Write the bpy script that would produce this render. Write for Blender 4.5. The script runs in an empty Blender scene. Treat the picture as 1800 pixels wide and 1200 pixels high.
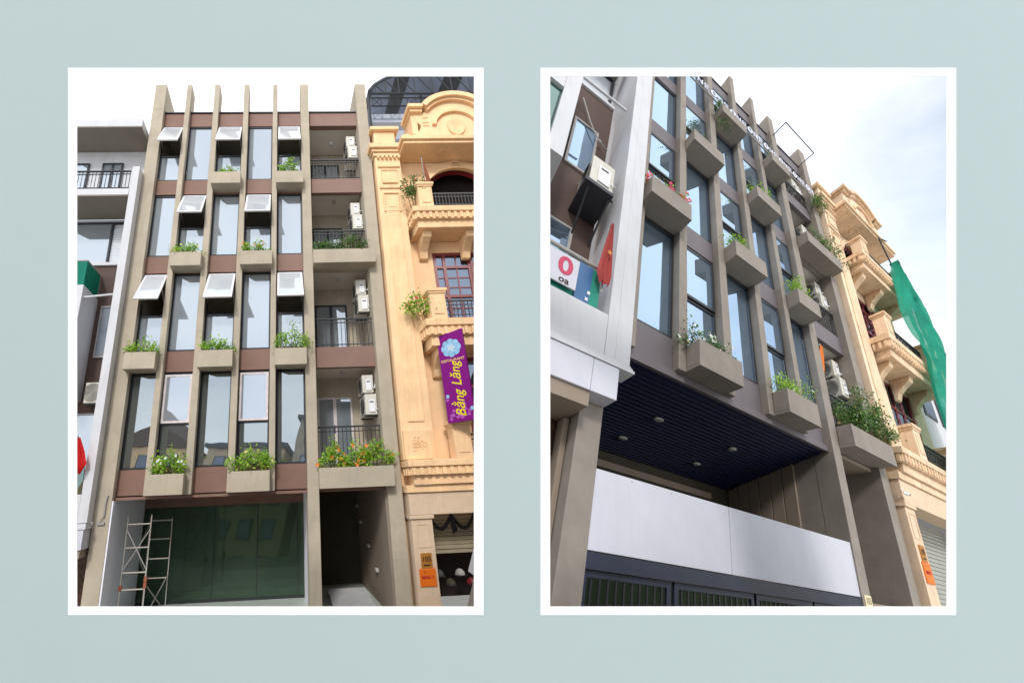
# Two white-framed openings in a pale blue-grey wall; through each one the same
# narrow town house is seen, once from the front and once steeply from below.
import bpy, math, random
from mathutils import Vector, Matrix

SC = bpy.context.scene
COL = SC.collection
R = math.radians

# ------------------------------------------------------------------ camera
cd = bpy.data.cameras.new('camera')
cd.sensor_width = 36.0
cd.lens = 13.0
cd.shift_x = 0.06667
cd.shift_y = 0.02222
cd.clip_start = 0.05
cd.clip_end = 2000
cam = bpy.data.objects.new('camera', cd)
cam.rotation_euler = (R(90), 0, 0)
COL.objects.link(cam)
SC.camera = cam

# ------------------------------------------------------------------ sky
SUN = Vector((-0.02, -0.53, 0.85)).normalized()
W = bpy.data.worlds.new('World')
SC.world = W
W.use_nodes = True
nt = W.node_tree
for n in list(nt.nodes):
    nt.nodes.remove(n)
def wn(t, **kw):
    n = nt.nodes.new(t)
    for k, v in kw.items():
        setattr(n, k, v)
    return n
sky = wn('ShaderNodeTexSky', sky_type='NISHITA', sun_disc=False)
sky.sun_elevation = math.asin(SUN.z)
sky.sun_rotation = math.atan2(SUN.x, SUN.y)
sky.air_density = 1.0
sky.dust_density = 2.0
tc = wn('ShaderNodeTexCoord')
mp = wn('ShaderNodeMapping')
mp.inputs['Location'].default_value = (-3.99, 2.78, -1.72)
mp.inputs['Scale'].default_value = (1.0, 1.0, 1.6)
no = wn('ShaderNodeTexNoise')
no.inputs['Scale'].default_value = 1.2
no.inputs['Detail'].default_value = 6
no.inputs['Roughness'].default_value = 0.5
rp = wn('ShaderNodeValToRGB')
rp.color_ramp.elements[0].position = 0.34
rp.color_ramp.elements[0].color = (0.26, 0.26, 0.26, 1)
rp.color_ramp.elements[1].position = 0.56
rp.color_ramp.elements[1].color = (1, 1, 1, 1)
mx = wn('ShaderNodeMix', data_type='RGBA')
mx.inputs['B'].default_value = (9.9, 10.2, 10.5, 1)
bg = wn('ShaderNodeBackground')
bg.inputs['Strength'].default_value = 0.1
wo = wn('ShaderNodeOutputWorld')
nt.links.new(tc.outputs['Generated'], mp.inputs['Vector'])
nt.links.new(mp.outputs['Vector'], no.inputs['Vector'])
nt.links.new(no.outputs['Fac'], rp.inputs['Fac'])
nt.links.new(rp.outputs['Color'], mx.inputs['Factor'])
nt.links.new(sky.outputs['Color'], mx.inputs['A'])
nt.links.new(mx.outputs['Result'], bg.inputs['Color'])
nt.links.new(bg.outputs['Background'], wo.inputs['Surface'])

# ------------------------------------------------------------------ sun
sl = bpy.data.lights.new('sun', 'SUN')
sl.energy = 1.5
sl.angle = R(10)
sl.color = (1.0, 0.98, 0.95)
so = bpy.data.objects.new('sun', sl)
so.rotation_mode = 'QUATERNION'
so.rotation_quaternion = SUN.to_track_quat('Z', 'Y')
COL.objects.link(so)

vs = SC.view_settings
vs.view_transform = 'Standard'
vs.look = 'None'
vs.exposure = 0.6
vs.use_curve_mapping = False
SC.cycles.max_bounces = 6
SC.cycles.diffuse_bounces = 3
SC.cycles.glossy_bounces = 3
SC.cycles.transparent_max_bounces = 6
SC.cycles.transmission_bounces = 3
vs.gamma = 1.0

# ------------------------------------------------------------------ sites
def lerp_grid(v, a, b):
    n = len(a)
    i = 0
    while i < n - 2 and v > a[i + 1]:
        i += 1
    t = (v - a[i]) / (a[i + 1] - a[i])
    return b[i] + t * (b[i + 1] - b[i])

class Site:
    """Placing and warping of one street front: nominal grid lines (metres, x along the
    street, y into the plot, z up from the underside of the first planters),
    their as-built positions, the skew of the plot and where it stands."""
    def __init__(s, org, axes, xs, xb, zs, zb, sy, skew, lean):
        s.xs, s.xb, s.zs, s.zb, s.sy, s.skew, s.lean = xs, xb, zs, zb, sy, skew, lean
        A = Matrix(axes)
        s.M = A.to_4x4() @ Matrix.Translation(-Vector(org))
    def m(s, p):  # warp and shear fitted to the camera view, not a surveyed building shape
        y = p[1] * s.sy
        z = lerp_grid(p[2], s.zs, s.zb)
        return Vector((lerp_grid(p[0], s.xs, s.xb) + s.skew * y + s.lean * z, y, z))

LEFT = Site((8.4703, -10.2897, 0.0086),
            ((0.998941, -0.024256, -0.039106), (0.03509, 0.951291, 0.306292), (0.029772, -0.30734, 0.951134)),
            [-1.7, -0.2, 0.95, 2.05, 3.12, 4.22, 5.3, 7.4, 8.8],
            [-1.614, -0.2, 0.932, 2.028, 3.102, 4.216, 5.319, 7.491, 8.959],
            [-2.2, -1.0, 0.0, 1.65, 3.3, 4.95, 6.6, 8.25, 9.9, 11.5, 13.2, 14.5],
            [-2.357, -1.066, 0.0, 1.741, 3.459, 5.161, 6.836, 8.485, 10.113, 11.672, 13.307, 14.545],
            0.94, -0.395, -0.092)
RIGHT = Site((-4.6864, -3.2986, -3.2107),
             ((0.869861, -0.469369, 0.151771), (0.379464, 0.833262, 0.402096), (-0.315197, -0.292176, 0.902931)),
             [-1.7, -0.2, 0.95, 2.05, 3.12, 4.22, 5.3, 7.4, 9.0, 11.0],
             [-2.282, -0.2, 1.479, 3.035, 4.493, 5.954, 7.356, 10.0, 11.95, 14.328],
             [-3.0, -2.0, -1.0, 0.0, 1.65, 3.3, 4.95, 6.6, 8.25, 9.9, 11.5, 13.2],
             [-3.605, -2.332, -1.143, 0.0, 1.824, 3.582, 5.27, 6.887, 8.45, 9.983, 11.436, 12.948],
             0.80, 0.3965, 0.1746)

# ------------------------------------------------------------------ materials
MATS = {}
def lin(c):
    return tuple(((v / 255) / 12.92 if v / 255 <= 0.04045 else ((v / 255 + 0.055) / 1.055) ** 2.4) for v in c)

def mat(name, rgb, rough=0.6, var=0.12, scale=3.0, bump=0.0, bscale=60.0, metal=0.0, spec=0.4,
        streak=0.0, streak_col=(0.25, 0.2, 0.14), gain=1.0, trans=0.0, alpha=1.0):
    """rgb in 0..255 display values of the painted colour, gain scales it to a base colour."""
    c = [min(v * gain, 0.9) for v in lin(rgb)]
    m = bpy.data.materials.new(name)
    m.use_nodes = True
    t = m.node_tree
    b = t.nodes['Principled BSDF']
    b.inputs['Roughness'].default_value = rough
    b.inputs['Metallic'].default_value = metal
    b.inputs['Specular IOR Level'].default_value = spec
    co = t.nodes.new('ShaderNodeTexCoord')
    n1 = t.nodes.new('ShaderNodeTexNoise')
    n1.inputs['Scale'].default_value = scale
    n1.inputs['Detail'].default_value = 7
    n1.inputs['Roughness'].default_value = 0.62
    t.links.new(co.outputs['Object'], n1.inputs['Vector'])
    mr = t.nodes.new('ShaderNodeMapRange')
    mr.inputs['From Min'].default_value = 0.3
    mr.inputs['From Max'].default_value = 0.7
    mr.inputs['To Min'].default_value = 1 - var
    mr.inputs['To Max'].default_value = 1 + var * 0.6
    t.links.new(n1.outputs['Fac'], mr.inputs['Value'])
    mu = t.nodes.new('ShaderNodeMix')
    mu.data_type = 'RGBA'
    mu.blend_type = 'MULTIPLY'
    mu.inputs['Factor'].default_value = 1
    mu.inputs['A'].default_value = (*c, 1)
    t.links.new(mr.outputs['Result'], mu.inputs['B'])
    out = mu.outputs['Result']
    if streak > 0:
        mp_ = t.nodes.new('ShaderNodeMapping')
        mp_.inputs['Scale'].default_value = (7, 7, 0.55)
        t.links.new(co.outputs['Object'], mp_.inputs['Vector'])
        n2 = t.nodes.new('ShaderNodeTexNoise')
        n2.inputs['Scale'].default_value = 1.6
        n2.inputs['Detail'].default_value = 8
        t.links.new(mp_.outputs['Vector'], n2.inputs['Vector'])
        m2 = t.nodes.new('ShaderNodeMapRange')
        m2.inputs['From Min'].default_value = 0.5
        m2.inputs['From Max'].default_value = 0.75
        m2.inputs['To Min'].default_value = 0
        m2.inputs['To Max'].default_value = streak
        t.links.new(n2.outputs['Fac'], m2.inputs['Value'])
        mm = t.nodes.new('ShaderNodeMix')
        mm.data_type = 'RGBA'
        t.links.new(m2.outputs['Result'], mm.inputs['Factor'])
        t.links.new(out, mm.inputs['A'])
        mm.inputs['B'].default_value = (*streak_col, 1)
        out = mm.outputs['Result']
    t.links.new(out, b.inputs['Base Color'])
    if bump > 0:
        n3 = t.nodes.new('ShaderNodeTexNoise')
        n3.inputs['Scale'].default_value = bscale
        n3.inputs['Detail'].default_value = 5
        t.links.new(co.outputs['Object'], n3.inputs['Vector'])
        bp = t.nodes.new('ShaderNodeBump')
        bp.inputs['Strength'].default_value = bump
        bp.inputs['Distance'].default_value = 0.01
        t.links.new(n3.outputs['Fac'], bp.inputs['Height'])
        t.links.new(bp.outputs['Normal'], b.inputs['Normal'])
    if trans > 0:
        b.inputs['Transmission Weight'].default_value = 0
        tl = t.nodes.new('ShaderNodeBsdfTranslucent')
        t.links.new(out, tl.inputs['Color'])
        ms = t.nodes.new('ShaderNodeMixShader')
        ms.inputs['Fac'].default_value = trans
        t.links.new(b.outputs['BSDF'], ms.inputs[1])
        t.links.new(tl.outputs['BSDF'], ms.inputs[2])
        t.links.new(ms.outputs['Shader'], t.nodes['Material Output'].inputs['Surface'])
    if alpha < 1:
        tp = t.nodes.new('ShaderNodeBsdfTransparent')
        ma_ = t.nodes.new('ShaderNodeMixShader')
        ma_.inputs['Fac'].default_value = alpha
        src = t.nodes['Material Output'].inputs['Surface'].links[0].from_socket
        t.links.new(tp.outputs['BSDF'], ma_.inputs[1])
        t.links.new(src, ma_.inputs[2])
        t.links.new(ma_.outputs['Shader'], t.nodes['Material Output'].inputs['Surface'])
    MATS[name] = m
    return m

def glass(name, tint, refl, base, film=(0.92, 0.96, 1.0), rough=0.01, dif=(0.5, 0.52, 0.52)):
    m = bpy.data.materials.new(name)
    m.use_nodes = True
    t = m.node_tree
    t.nodes.remove(t.nodes['Principled BSDF'])
    gl = t.nodes.new('ShaderNodeBsdfGlossy')
    gl.inputs['Color'].default_value = (*film, 1)
    gl.inputs['Roughness'].default_value = rough
    tr = t.nodes.new('ShaderNodeBsdfTransparent')
    tr.inputs['Color'].default_value = (*tint, 1)
    df = t.nodes.new('ShaderNodeBsdfDiffuse')
    df.inputs['Color'].default_value = (*dif, 1)
    co = t.nodes.new('ShaderNodeTexCoord')
    n = t.nodes.new('ShaderNodeTexNoise')
    n.inputs['Scale'].default_value = 1.6
    n.inputs['Detail'].default_value = 1
    t.links.new(co.outputs['Object'], n.inputs['Vector'])
    bp = t.nodes.new('ShaderNodeBump')
    bp.inputs['Strength'].default_value = 0.035
    bp.inputs['Distance'].default_value = 0.05
    t.links.new(n.outputs['Fac'], bp.inputs['Height'])
    t.links.new(bp.outputs['Normal'], gl.inputs['Normal'])
    dm = t.nodes.new('ShaderNodeMixShader')
    dm.inputs['Fac'].default_value = base
    t.links.new(tr.outputs['BSDF'], dm.inputs[1])
    t.links.new(df.outputs['BSDF'], dm.inputs[2])
    fr = t.nodes.new('ShaderNodeFresnel')
    fr.inputs['IOR'].default_value = 1.6
    ma = t.nodes.new('ShaderNodeMapRange')
    ma.inputs['To Min'].default_value = refl
    ma.inputs['To Max'].default_value = 1.0
    t.links.new(fr.outputs['Fac'], ma.inputs['Value'])
    ms = t.nodes.new('ShaderNodeMixShader')
    t.links.new(ma.outputs['Result'], ms.inputs['Fac'])
    t.links.new(dm.outputs['Shader'], ms.inputs[1])
    t.links.new(gl.outputs['BSDF'], ms.inputs[2])
    t.links.new(ms.outputs['Shader'], t.nodes['Material Output'].inputs['Surface'])
    MATS[name] = m
    return m

G = 0.80
mat('wall_paint', (196, 213, 215), 0.9, 0.008, 1.2, 0.0, 200, gain=0.765)
mat('frame_white', (255, 255, 255), 0.7, 0.0, gain=0.9)
mat('wall_back', (40, 50, 38), 0.9, 0.3, 2.0)  # unseen back face, dark green to stand in for lawn mirrored in glass
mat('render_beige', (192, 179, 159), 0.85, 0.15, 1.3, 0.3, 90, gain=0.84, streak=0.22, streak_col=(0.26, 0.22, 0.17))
mat('render_beige_shaded', (150, 141, 131), 0.85, 0.18, 1.6, 0.3, 90, gain=0.84, streak=0.28, streak_col=(0.20, 0.17, 0.14))  # same render as the beige, with the right view's shade put into its colour
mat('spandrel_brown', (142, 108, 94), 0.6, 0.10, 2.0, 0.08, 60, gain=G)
mat('spandrel_brown_shaded', (114, 106, 110), 0.6, 0.10, 2.0, 0.08, 60, gain=G)  # right view's copy of the brown spandrel, darkened to stand for shade
mat('white_paint', (234, 234, 238), 0.7, 0.08, 1.2, 0.1, 80, gain=0.70, streak=0.16, streak_col=(0.3, 0.29, 0.27))
mat('inner_white', (242, 242, 250), 0.8, 0.05, 1.5, gain=0.92)
mat('room_wall', (234, 226, 214), 0.9, 0.08, 1.0, gain=0.9)
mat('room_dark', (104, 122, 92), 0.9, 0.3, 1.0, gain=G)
mat('passage_wall', (156, 140, 124), 0.8, 0.1, 1.5, gain=G)
mat('brown_wall', (96, 76, 70), 0.8, 0.12, 4.0, 0.3, 70, gain=G)
mat('charcoal', (52, 54, 60), 0.45, 0.05, gain=G)
mat('black_metal', (40, 40, 44), 0.5, 0.05, gain=G)
mat('white_frame', (236, 236, 238), 0.4, 0.02, gain=0.85)
mat('sash_film', (226, 230, 236), 0.35, 0.06, 2.0, gain=0.82)
mat('tape', (228, 216, 214), 0.6, 0.18, 9.0, gain=0.85)
mat('ac_white', (222, 218, 206), 0.5, 0.08, 4.0, gain=G, streak=0.25)
mat('ac_grille', (70, 70, 70), 0.6, 0.1, gain=G)
mat('cream', (253, 208, 162), 0.8, 0.16, 1.0, 0.2, 80, gain=0.95, streak=0.20, streak_col=(0.62, 0.36, 0.17))
mat('cream_trim', (254, 208, 160), 0.8, 0.16, 1.6, 0.2, 80, gain=0.95, streak=0.28, streak_col=(0.60, 0.30, 0.11))
mat('cream_weathered', (240, 214, 184), 0.8, 0.14, 1.8, 0.2, 80, gain=0.92, streak=0.35, streak_col=(0.52, 0.29, 0.12))
mat('trim_weathered', (236, 206, 172), 0.8, 0.22, 2.5, 0.2, 80, gain=0.9, streak=0.55, streak_col=(0.46, 0.22, 0.08))
mat('cream_stone', (236, 208, 178), 0.8, 0.10, 2.5, 0.15, 80, gain=G, streak=0.2, streak_col=(0.4, 0.26, 0.14))
mat('red_wood', (134, 40, 44), 0.4, 0.1, 6.0, gain=G)
mat('dark_void', (34, 22, 24), 0.9, 0.3, 2.0, gain=G)
mat('shutter', (178, 164, 138), 0.5, 0.10, 3.0, gain=G)
mat('shutter_grey', (176, 176, 166), 0.5, 0.10, 3.0, gain=G)
mat('roof_sheet', (86, 92, 104), 0.5, 0.25, 1.2, gain=G)
mat('roof_clear', (176, 186, 204), 0.35, 0.25, 1.5, gain=G, trans=0.5)
mat('navy', (20, 27, 66), 0.5, 0.12, 3.0, gain=G)
mat('sign_white', (214, 214, 224), 0.45, 0.05, 2.2, 0.08, 14, gain=G, streak=0.14, streak_col=(0.4, 0.42, 0.5))
mat('beam_dark', (46, 50, 68), 0.5, 0.15, 2.0, gain=G)
mat('lamp_grey', (200, 198, 192), 0.4, 0.02, gain=G)
mat('teal_cloth', (36, 150, 128), 0.7, 0.15, 5.0, gain=G)
mat('blue_panel', (66, 112, 160), 0.4, 0.1, 3.0, gain=G)
mat('red_cloth', (190, 80, 76), 0.8, 0.12, 4.0, gain=G, trans=0.25)
mat('red_bright', (222, 24, 26), 0.8, 0.08, 4.0, gain=G, trans=0.2)
mat('yellow_paint', (224, 150, 60), 0.6, 0.05, gain=G)
mat('purple', (158, 0, 152), 0.4, 0.05, 4.0, gain=0.62, spec=0.2)
mat('lilac', (190, 90, 190), 0.5, 0.1, 4.0, gain=0.9)
mat('sky_blue', (160, 208, 246), 0.5, 0.2, 12.0, gain=0.85)
mat('text_yellow', (244, 224, 20), 0.5, 0.03, gain=0.85)
mat('text_cream', (250, 206, 130), 0.5, 0.03, gain=0.85)
mat('brass', (190, 124, 40), 0.5, 0.15, 12.0, gain=G)
mat('orange_sign', (252, 122, 10), 0.5, 0.04, gain=G)
mat('ink', (60, 40, 26), 0.7, 0.05, gain=G)
mat('ink_red', (186, 20, 40), 0.7, 0.05, gain=G)
mat('plate_cream', (244, 226, 186), 0.5, 0.04, gain=G)
mat('pink_text', (208, 72, 108), 0.6, 0.05, gain=G)
mat('net_green', (36, 176, 144), 0.8, 0.3, 1.6, gain=G, trans=0.35, alpha=0.86, streak=0.3, streak_col=(0.0, 0.20, 0.15))
mat('steel', (176, 172, 168), 0.5, 0.15, 9.0, gain=G)
mat('scaffold', (206, 200, 190), 0.55, 0.2, 8.0, gain=G, streak=0.45, streak_col=(0.42, 0.17, 0.06))
mat('ramp', (214, 214, 214), 0.6, 0.1, 4.0, gain=G)
mat('floor_tile', (206, 214, 204), 0.25, 0.1, 2.0, gain=0.85)
mat('soffit_grey', (150, 142, 132), 0.8, 0.15, 1.2, gain=0.8)
mat('awning', (20, 168, 140), 0.6, 0.12, 5.0, gain=0.8, trans=0.5)
mat('curtain', (222, 220, 214), 0.8, 0.12, 3.0, gain=0.85, trans=0.3)
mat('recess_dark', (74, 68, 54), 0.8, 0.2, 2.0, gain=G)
mat('leaf_dry', (176, 140, 70), 0.7, 0.2, 6.0, trans=0.3)
mat('asphalt', (92, 92, 92), 0.9, 0.2, 4.0, 0.3, 80)
mat('paving', (150, 146, 140), 0.85, 0.15, 2.0, 0.2, 60)
mat('grass', (72, 98, 46), 0.9, 0.3, 6.0, 0.5, 60)
mat('bounce_ground', (160, 158, 152), 0.9, 0.15, 0.2)
mat('marble', (84, 58, 48), 0.15, 0.8, 7.0, gain=G, streak=0.5, streak_col=(0.03, 0.02, 0.02))
mat('clay', (168, 98, 70), 0.8, 0.1, gain=G)
mat('led_white', (236, 236, 250), 0.4, 0.03, gain=0.9)
mat('stem', (96, 78, 50), 0.8, 0.2, 9.0)
for i, c in enumerate(((146, 192, 50), (108, 160, 42), (182, 216, 80))):
    mat('leaf_light_%d' % i, c, 0.5, 0.25, 6.0, trans=0.4)
for i, c in enumerate(((84, 124, 58), (58, 96, 48), (116, 150, 78))):
    mat('leaf_dark_%d' % i, c, 0.5, 0.25, 6.0, trans=0.35)
mat('flower_orange', (250, 140, 60), 0.6, 0.1, trans=0.3)
mat('flower_yellow', (250, 232, 140), 0.6, 0.1, trans=0.3)
mat('flower_white', (250, 246, 234), 0.6, 0.05, trans=0.3)
mat('flower_red', (226, 62, 72), 0.6, 0.1, trans=0.3)
mat('flower_pink', (224, 84, 120), 0.6, 0.1, trans=0.3)
glass('glass_front', (0.42, 0.46, 0.46), 0.40, 0.55, (0.76, 0.83, 0.92), dif=(0.50, 0.56, 0.62))
glass('glass_clear', (0.45, 0.48, 0.46), 0.50, 0.22, (0.66, 0.73, 0.77), dif=(0.36, 0.40, 0.40))
glass('glass_sash', (0.7, 0.74, 0.76), 0.30, 0.85, (0.86, 0.92, 1.0), dif=(0.70, 0.73, 0.77))
glass('glass_side', (0.38, 0.42, 0.43), 0.55, 0.30, (0.60, 0.78, 1.0), dif=(0.36, 0.47, 0.60))
glass('glass_shop', (0.70, 0.80, 0.70), 0.015, 0.12, (0.30, 0.44, 0.36), dif=(0.22, 0.30, 0.24))
glass('glass_house', (0.2, 0.24, 0.28), 0.28, 0.05, (0.55, 0.66, 0.86))
glass('glass_teal', (0.08, 0.5, 0.42), 0.2, 0.0, (0.7, 0.95, 0.9))

# ------------------------------------------------------------------ mesh kit
class MB:
    def __init__(s):
        s.v = []
        s.f = []
        s.mi = []
    def add(s, vs_, fs_, mi=0):
        o = len(s.v)
        s.v += [tuple(p) for p in vs_]
        s.f += [tuple(o + i for i in f) for f in fs_]
        s.mi += [mi] * len(fs_)
        return s
    def box(s, x0, x1, y0, y1, z0, z1, mi=0):
        v = [(x0, y0, z0), (x1, y0, z0), (x1, y1, z0), (x0, y1, z0), (x0, y0, z1), (x1, y0, z1), (x1, y1, z1), (x0, y1, z1)]
        return s.add(v, [(0, 3, 2, 1), (4, 5, 6, 7), (0, 1, 5, 4), (1, 2, 6, 5), (2, 3, 7, 6), (3, 0, 4, 7)], mi)
    def hexa(s, a, b, mi=0):
        """a, b: two quads of four corners, joined to a solid"""
        v = list(a) + list(b)
        return s.add(v, [(0, 3, 2, 1), (4, 5, 6, 7), (0, 1, 5, 4), (1, 2, 6, 5), (2, 3, 7, 6), (3, 0, 4, 7)], mi)
    def prism(s, poly, y0, y1, mi=0):
        """poly: (x, z) outline, extruded along y"""
        n = len(poly)
        v = [(x, y0, z) for x, z in poly] + [(x, y1, z) for x, z in poly]
        f = [tuple(range(n)), tuple(range(2 * n - 1, n - 1, -1))]
        f += [(i, n + i, n + (i + 1) % n, (i + 1) % n) for i in range(n)]
        return s.add(v, f, mi)
    def strip(s, path, y0, y1, mi=0):
        """path: list of (outer (x,z), inner (x,z)), a curved moulding extruded along y"""
        for (a, b), (c, d) in zip(path, path[1:]):
            q = [a, c, d, b]
            v = [(x, y0, z) for x, z in q] + [(x, y1, z) for x, z in q]
            s.add(v, [(0, 1, 2, 3), (7, 6, 5, 4), (0, 4, 5, 1), (1, 5, 6, 2), (2, 6, 7, 3), (3, 7, 4, 0)], mi)
        return s
    def tube(s, pts, r, n=6, mi=0):
        pts = [Vector(p) for p in pts]
        rr = r if isinstance(r, (list, tuple)) else [r] * len(pts)
        o = len(s.v)
        for i, p in enumerate(pts):
            d = (pts[min(i + 1, len(pts) - 1)] - pts[max(i - 1, 0)])
            if d.length < 1e-9:
                d = Vector((0, 0, 1))
            d.normalize()
            a = d.cross(Vector((0, 0, 1)) if abs(d.z) < 0.9 else Vector((1, 0, 0))).normalized()
            b = d.cross(a)
            for k in range(n):
                t = 2 * math.pi * k / n
                s.v.append(tuple(p + (a * math.cos(t) + b * math.sin(t)) * rr[i]))
        for i in range(len(pts) - 1):
            for k in range(n):
                s.f.append((o + i * n + k, o + i * n + (k + 1) % n, o + (i + 1) * n + (k + 1) % n, o + (i + 1) * n + k))
                s.mi.append(mi)
        s.f.append(tuple(o + k for k in range(n - 1, -1, -1)))
        s.f.append(tuple(o + (len(pts) - 1) * n + k for k in range(n)))
        s.mi += [mi, mi]
        return s
    def disc(s, c, u, v, ru, rv, n=16, mi=0):
        c, u, v = Vector(c), Vector(u), Vector(v)
        vs_ = [tuple(c + u * ru * math.cos(2 * math.pi * k / n) + v * rv * math.sin(2 * math.pi * k / n)) for k in range(n)]
        return s.add(vs_, [tuple(range(n))], mi)
    def leaf(s, p, d, n, l, w, mi=0):
        p, d, n = Vector(p), Vector(d), Vector(n)
        sd = d.cross(n)
        if sd.length < 1e-6:
            sd = Vector((1, 0, 0))
        sd.normalize()
        s.add([p, p + d * l * 0.5 + sd * w * 0.5, p + d * l, p + d * l * 0.5 - sd * w * 0.5], [(0, 1, 2), (0, 2, 3)], mi)
        return s

def put(site, name, mb, mats, parent=None, base=None, bevel=0.0, smooth=False):
    """link a mesh given in the nominal coordinates of its site"""
    if parent is not None and base is None:
        base = BASE[parent.name]
    if base is None:
        base = Vector((0, 0, 0))
    me = bpy.data.meshes.new(name)
    if site is None:
        vv = [Vector(p) - base for p in mb.v]
    else:
        vv = [site.m(p) - base for p in mb.v]
    me.from_pydata([tuple(v) for v in vv], [], mb.f)
    mats = mats if isinstance(mats, (list, tuple)) else [mats]
    for m in mats:
        me.materials.append(MATS[m])
    if len(mats) > 1:
        me.polygons.foreach_set('material_index', mb.mi)
    if smooth:
        me.polygons.foreach_set('use_smooth', [True] * len(me.polygons))
    me.update()
    o = bpy.data.objects.new(name, me)
    COL.objects.link(o)
    BASE[o.name] = base
    if parent is not None:
        o.parent = parent
    else:
        o.matrix_world = (site.M if site else Matrix.Identity(4)) @ Matrix.Translation(base)
    if bevel:
        b = o.modifiers.new('bevel', 'BEVEL')
        b.width = bevel
        b.segments = 2
        b.limit_method = 'ANGLE'
        b.angle_limit = R(40)
    return o
BASE = {}

def thing(site, name, label, cat, at, group=None):
    o = bpy.data.objects.new(name, None)
    COL.objects.link(o)
    base = site.m(at) if site else Vector(at)
    o.matrix_world = (site.M if site else Matrix.Identity(4)) @ Matrix.Translation(base)
    o.empty_display_size = 0.1
    BASE[o.name] = base
    tag(o, label, cat, group)
    return o

def tag(o, label=None, cat=None, group=None, kind=None):
    if label:
        o['label'] = label
    if cat:
        o['category'] = cat
    if group:
        o['group'] = group
    if kind:
        o['kind'] = kind
    return o

def text_mesh(txt, size, shear=0.0, bold=0.0):
    cu = bpy.data.curves.new('lettering', 'FONT')
    cu.body = txt
    cu.size = size
    cu.shear = shear
    cu.offset = bold
    cu.align_x = 'CENTER'
    cu.align_y = 'CENTER'
    cu.resolution_u = 3
    o = bpy.data.objects.new('lettering', cu)
    COL.objects.link(o)
    dg = bpy.context.evaluated_depsgraph_get()
    me = bpy.data.meshes.new_from_object(o.evaluated_get(dg))
    vs_ = [v.co.copy() for v in me.vertices]
    fs_ = [tuple(p.vertices) for p in me.polygons]
    bpy.data.objects.remove(o)
    bpy.data.curves.remove(cu)
    bpy.data.meshes.remove(me)
    return vs_, fs_

def text(site, name, txt, size, org, u, v, m, parent, shear=0.0, bold=0.0):
    vs_, fs_ = text_mesh(txt, size, shear, bold)
    org, u, v = Vector(org), Vector(u), Vector(v)
    mb = MB()
    mb.add([org + u * p.x + v * p.y for p in vs_], fs_)
    return put(site, name, mb, m, parent)

# ------------------------------------------------------------------ wall with two openings
WY = 3.4
F = 650.0
def wx(px): return (px - 780) / F * WY
def wz(py): return (640 - py) / F * WY
OPEN = [(136, 833), (967, 1663)]
OUT = [(120, 850), (950, 1680)]
xs_ = [wx(-330), wx(130), wx(839), wx(961), wx(1669), wx(2130)]
zs_ = [wz(1480), wz(1071), wz(129), wz(-90)]
mb = MB()
for yy, flip in ((WY, False), (WY + 0.003, True)):
    for i in range(5):
        for j in range(3):
            if j == 1 and i in (1, 3):
                continue
            q = [(xs_[i], yy, zs_[j]), (xs_[i + 1], yy, zs_[j]), (xs_[i + 1], yy, zs_[j + 1]), (xs_[i], yy, zs_[j + 1])]
            mb.add(q, [(3, 2, 1, 0) if flip else (0, 1, 2, 3)], 1 if flip else 0)
def rim(x0, x1, z0, z1, mi):
    a = [(x0, WY, z0), (x1, WY, z0), (x1, WY, z1), (x0, WY, z1)]
    b = [(x, WY + 0.003, z) for x, _, z in a]
    mb.add(a + b, [(i, (i + 1) % 4, 4 + (i + 1) % 4, 4 + i) for i in range(4)], mi)
rim(xs_[0], xs_[5], zs_[0], zs_[3], 0)
rim(xs_[1], xs_[2], zs_[1], zs_[2], 2)
rim(xs_[3], xs_[4], zs_[1], zs_[2], 2)
tag(put(None, 'wall', mb, ['wall_paint', 'wall_back', 'frame_white']), kind='structure')
for k in (0, 1):
    a0, a1 = wx(OUT[k][0]), wx(OUT[k][1])
    b0, b1 = wx(OPEN[k][0]), wx(OPEN[k][1])
    c0, c1 = wz(1080), wz(120)
    d0, d1 = wz(1065), wz(135)
    fr = thing(None, 'window_frame', ['thin white frame round the left opening in the pale wall',
                                      'thin white frame round the right opening in the pale wall'][k], 'frame',
               (a0, WY, c0), 'white frames on the pale wall')
    for r_ in ((a0, a1, d1, c1), (a0, a1, c0, d0), (a0, b0, d0, d1), (b1, a1, d0, d1)):
        put(None, 'frame_bar', MB().box(r_[0], r_[1], WY - 0.003, WY - 0.0004, r_[2], r_[3]), 'frame_white', fr)
g = MB().box(-400, 400, -400, 500, -14.2, -14.0)  # unseen sheet added so light bounces up onto the undersides
tag(put(None, 'ground', g, 'bounce_ground'), kind='structure')

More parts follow.
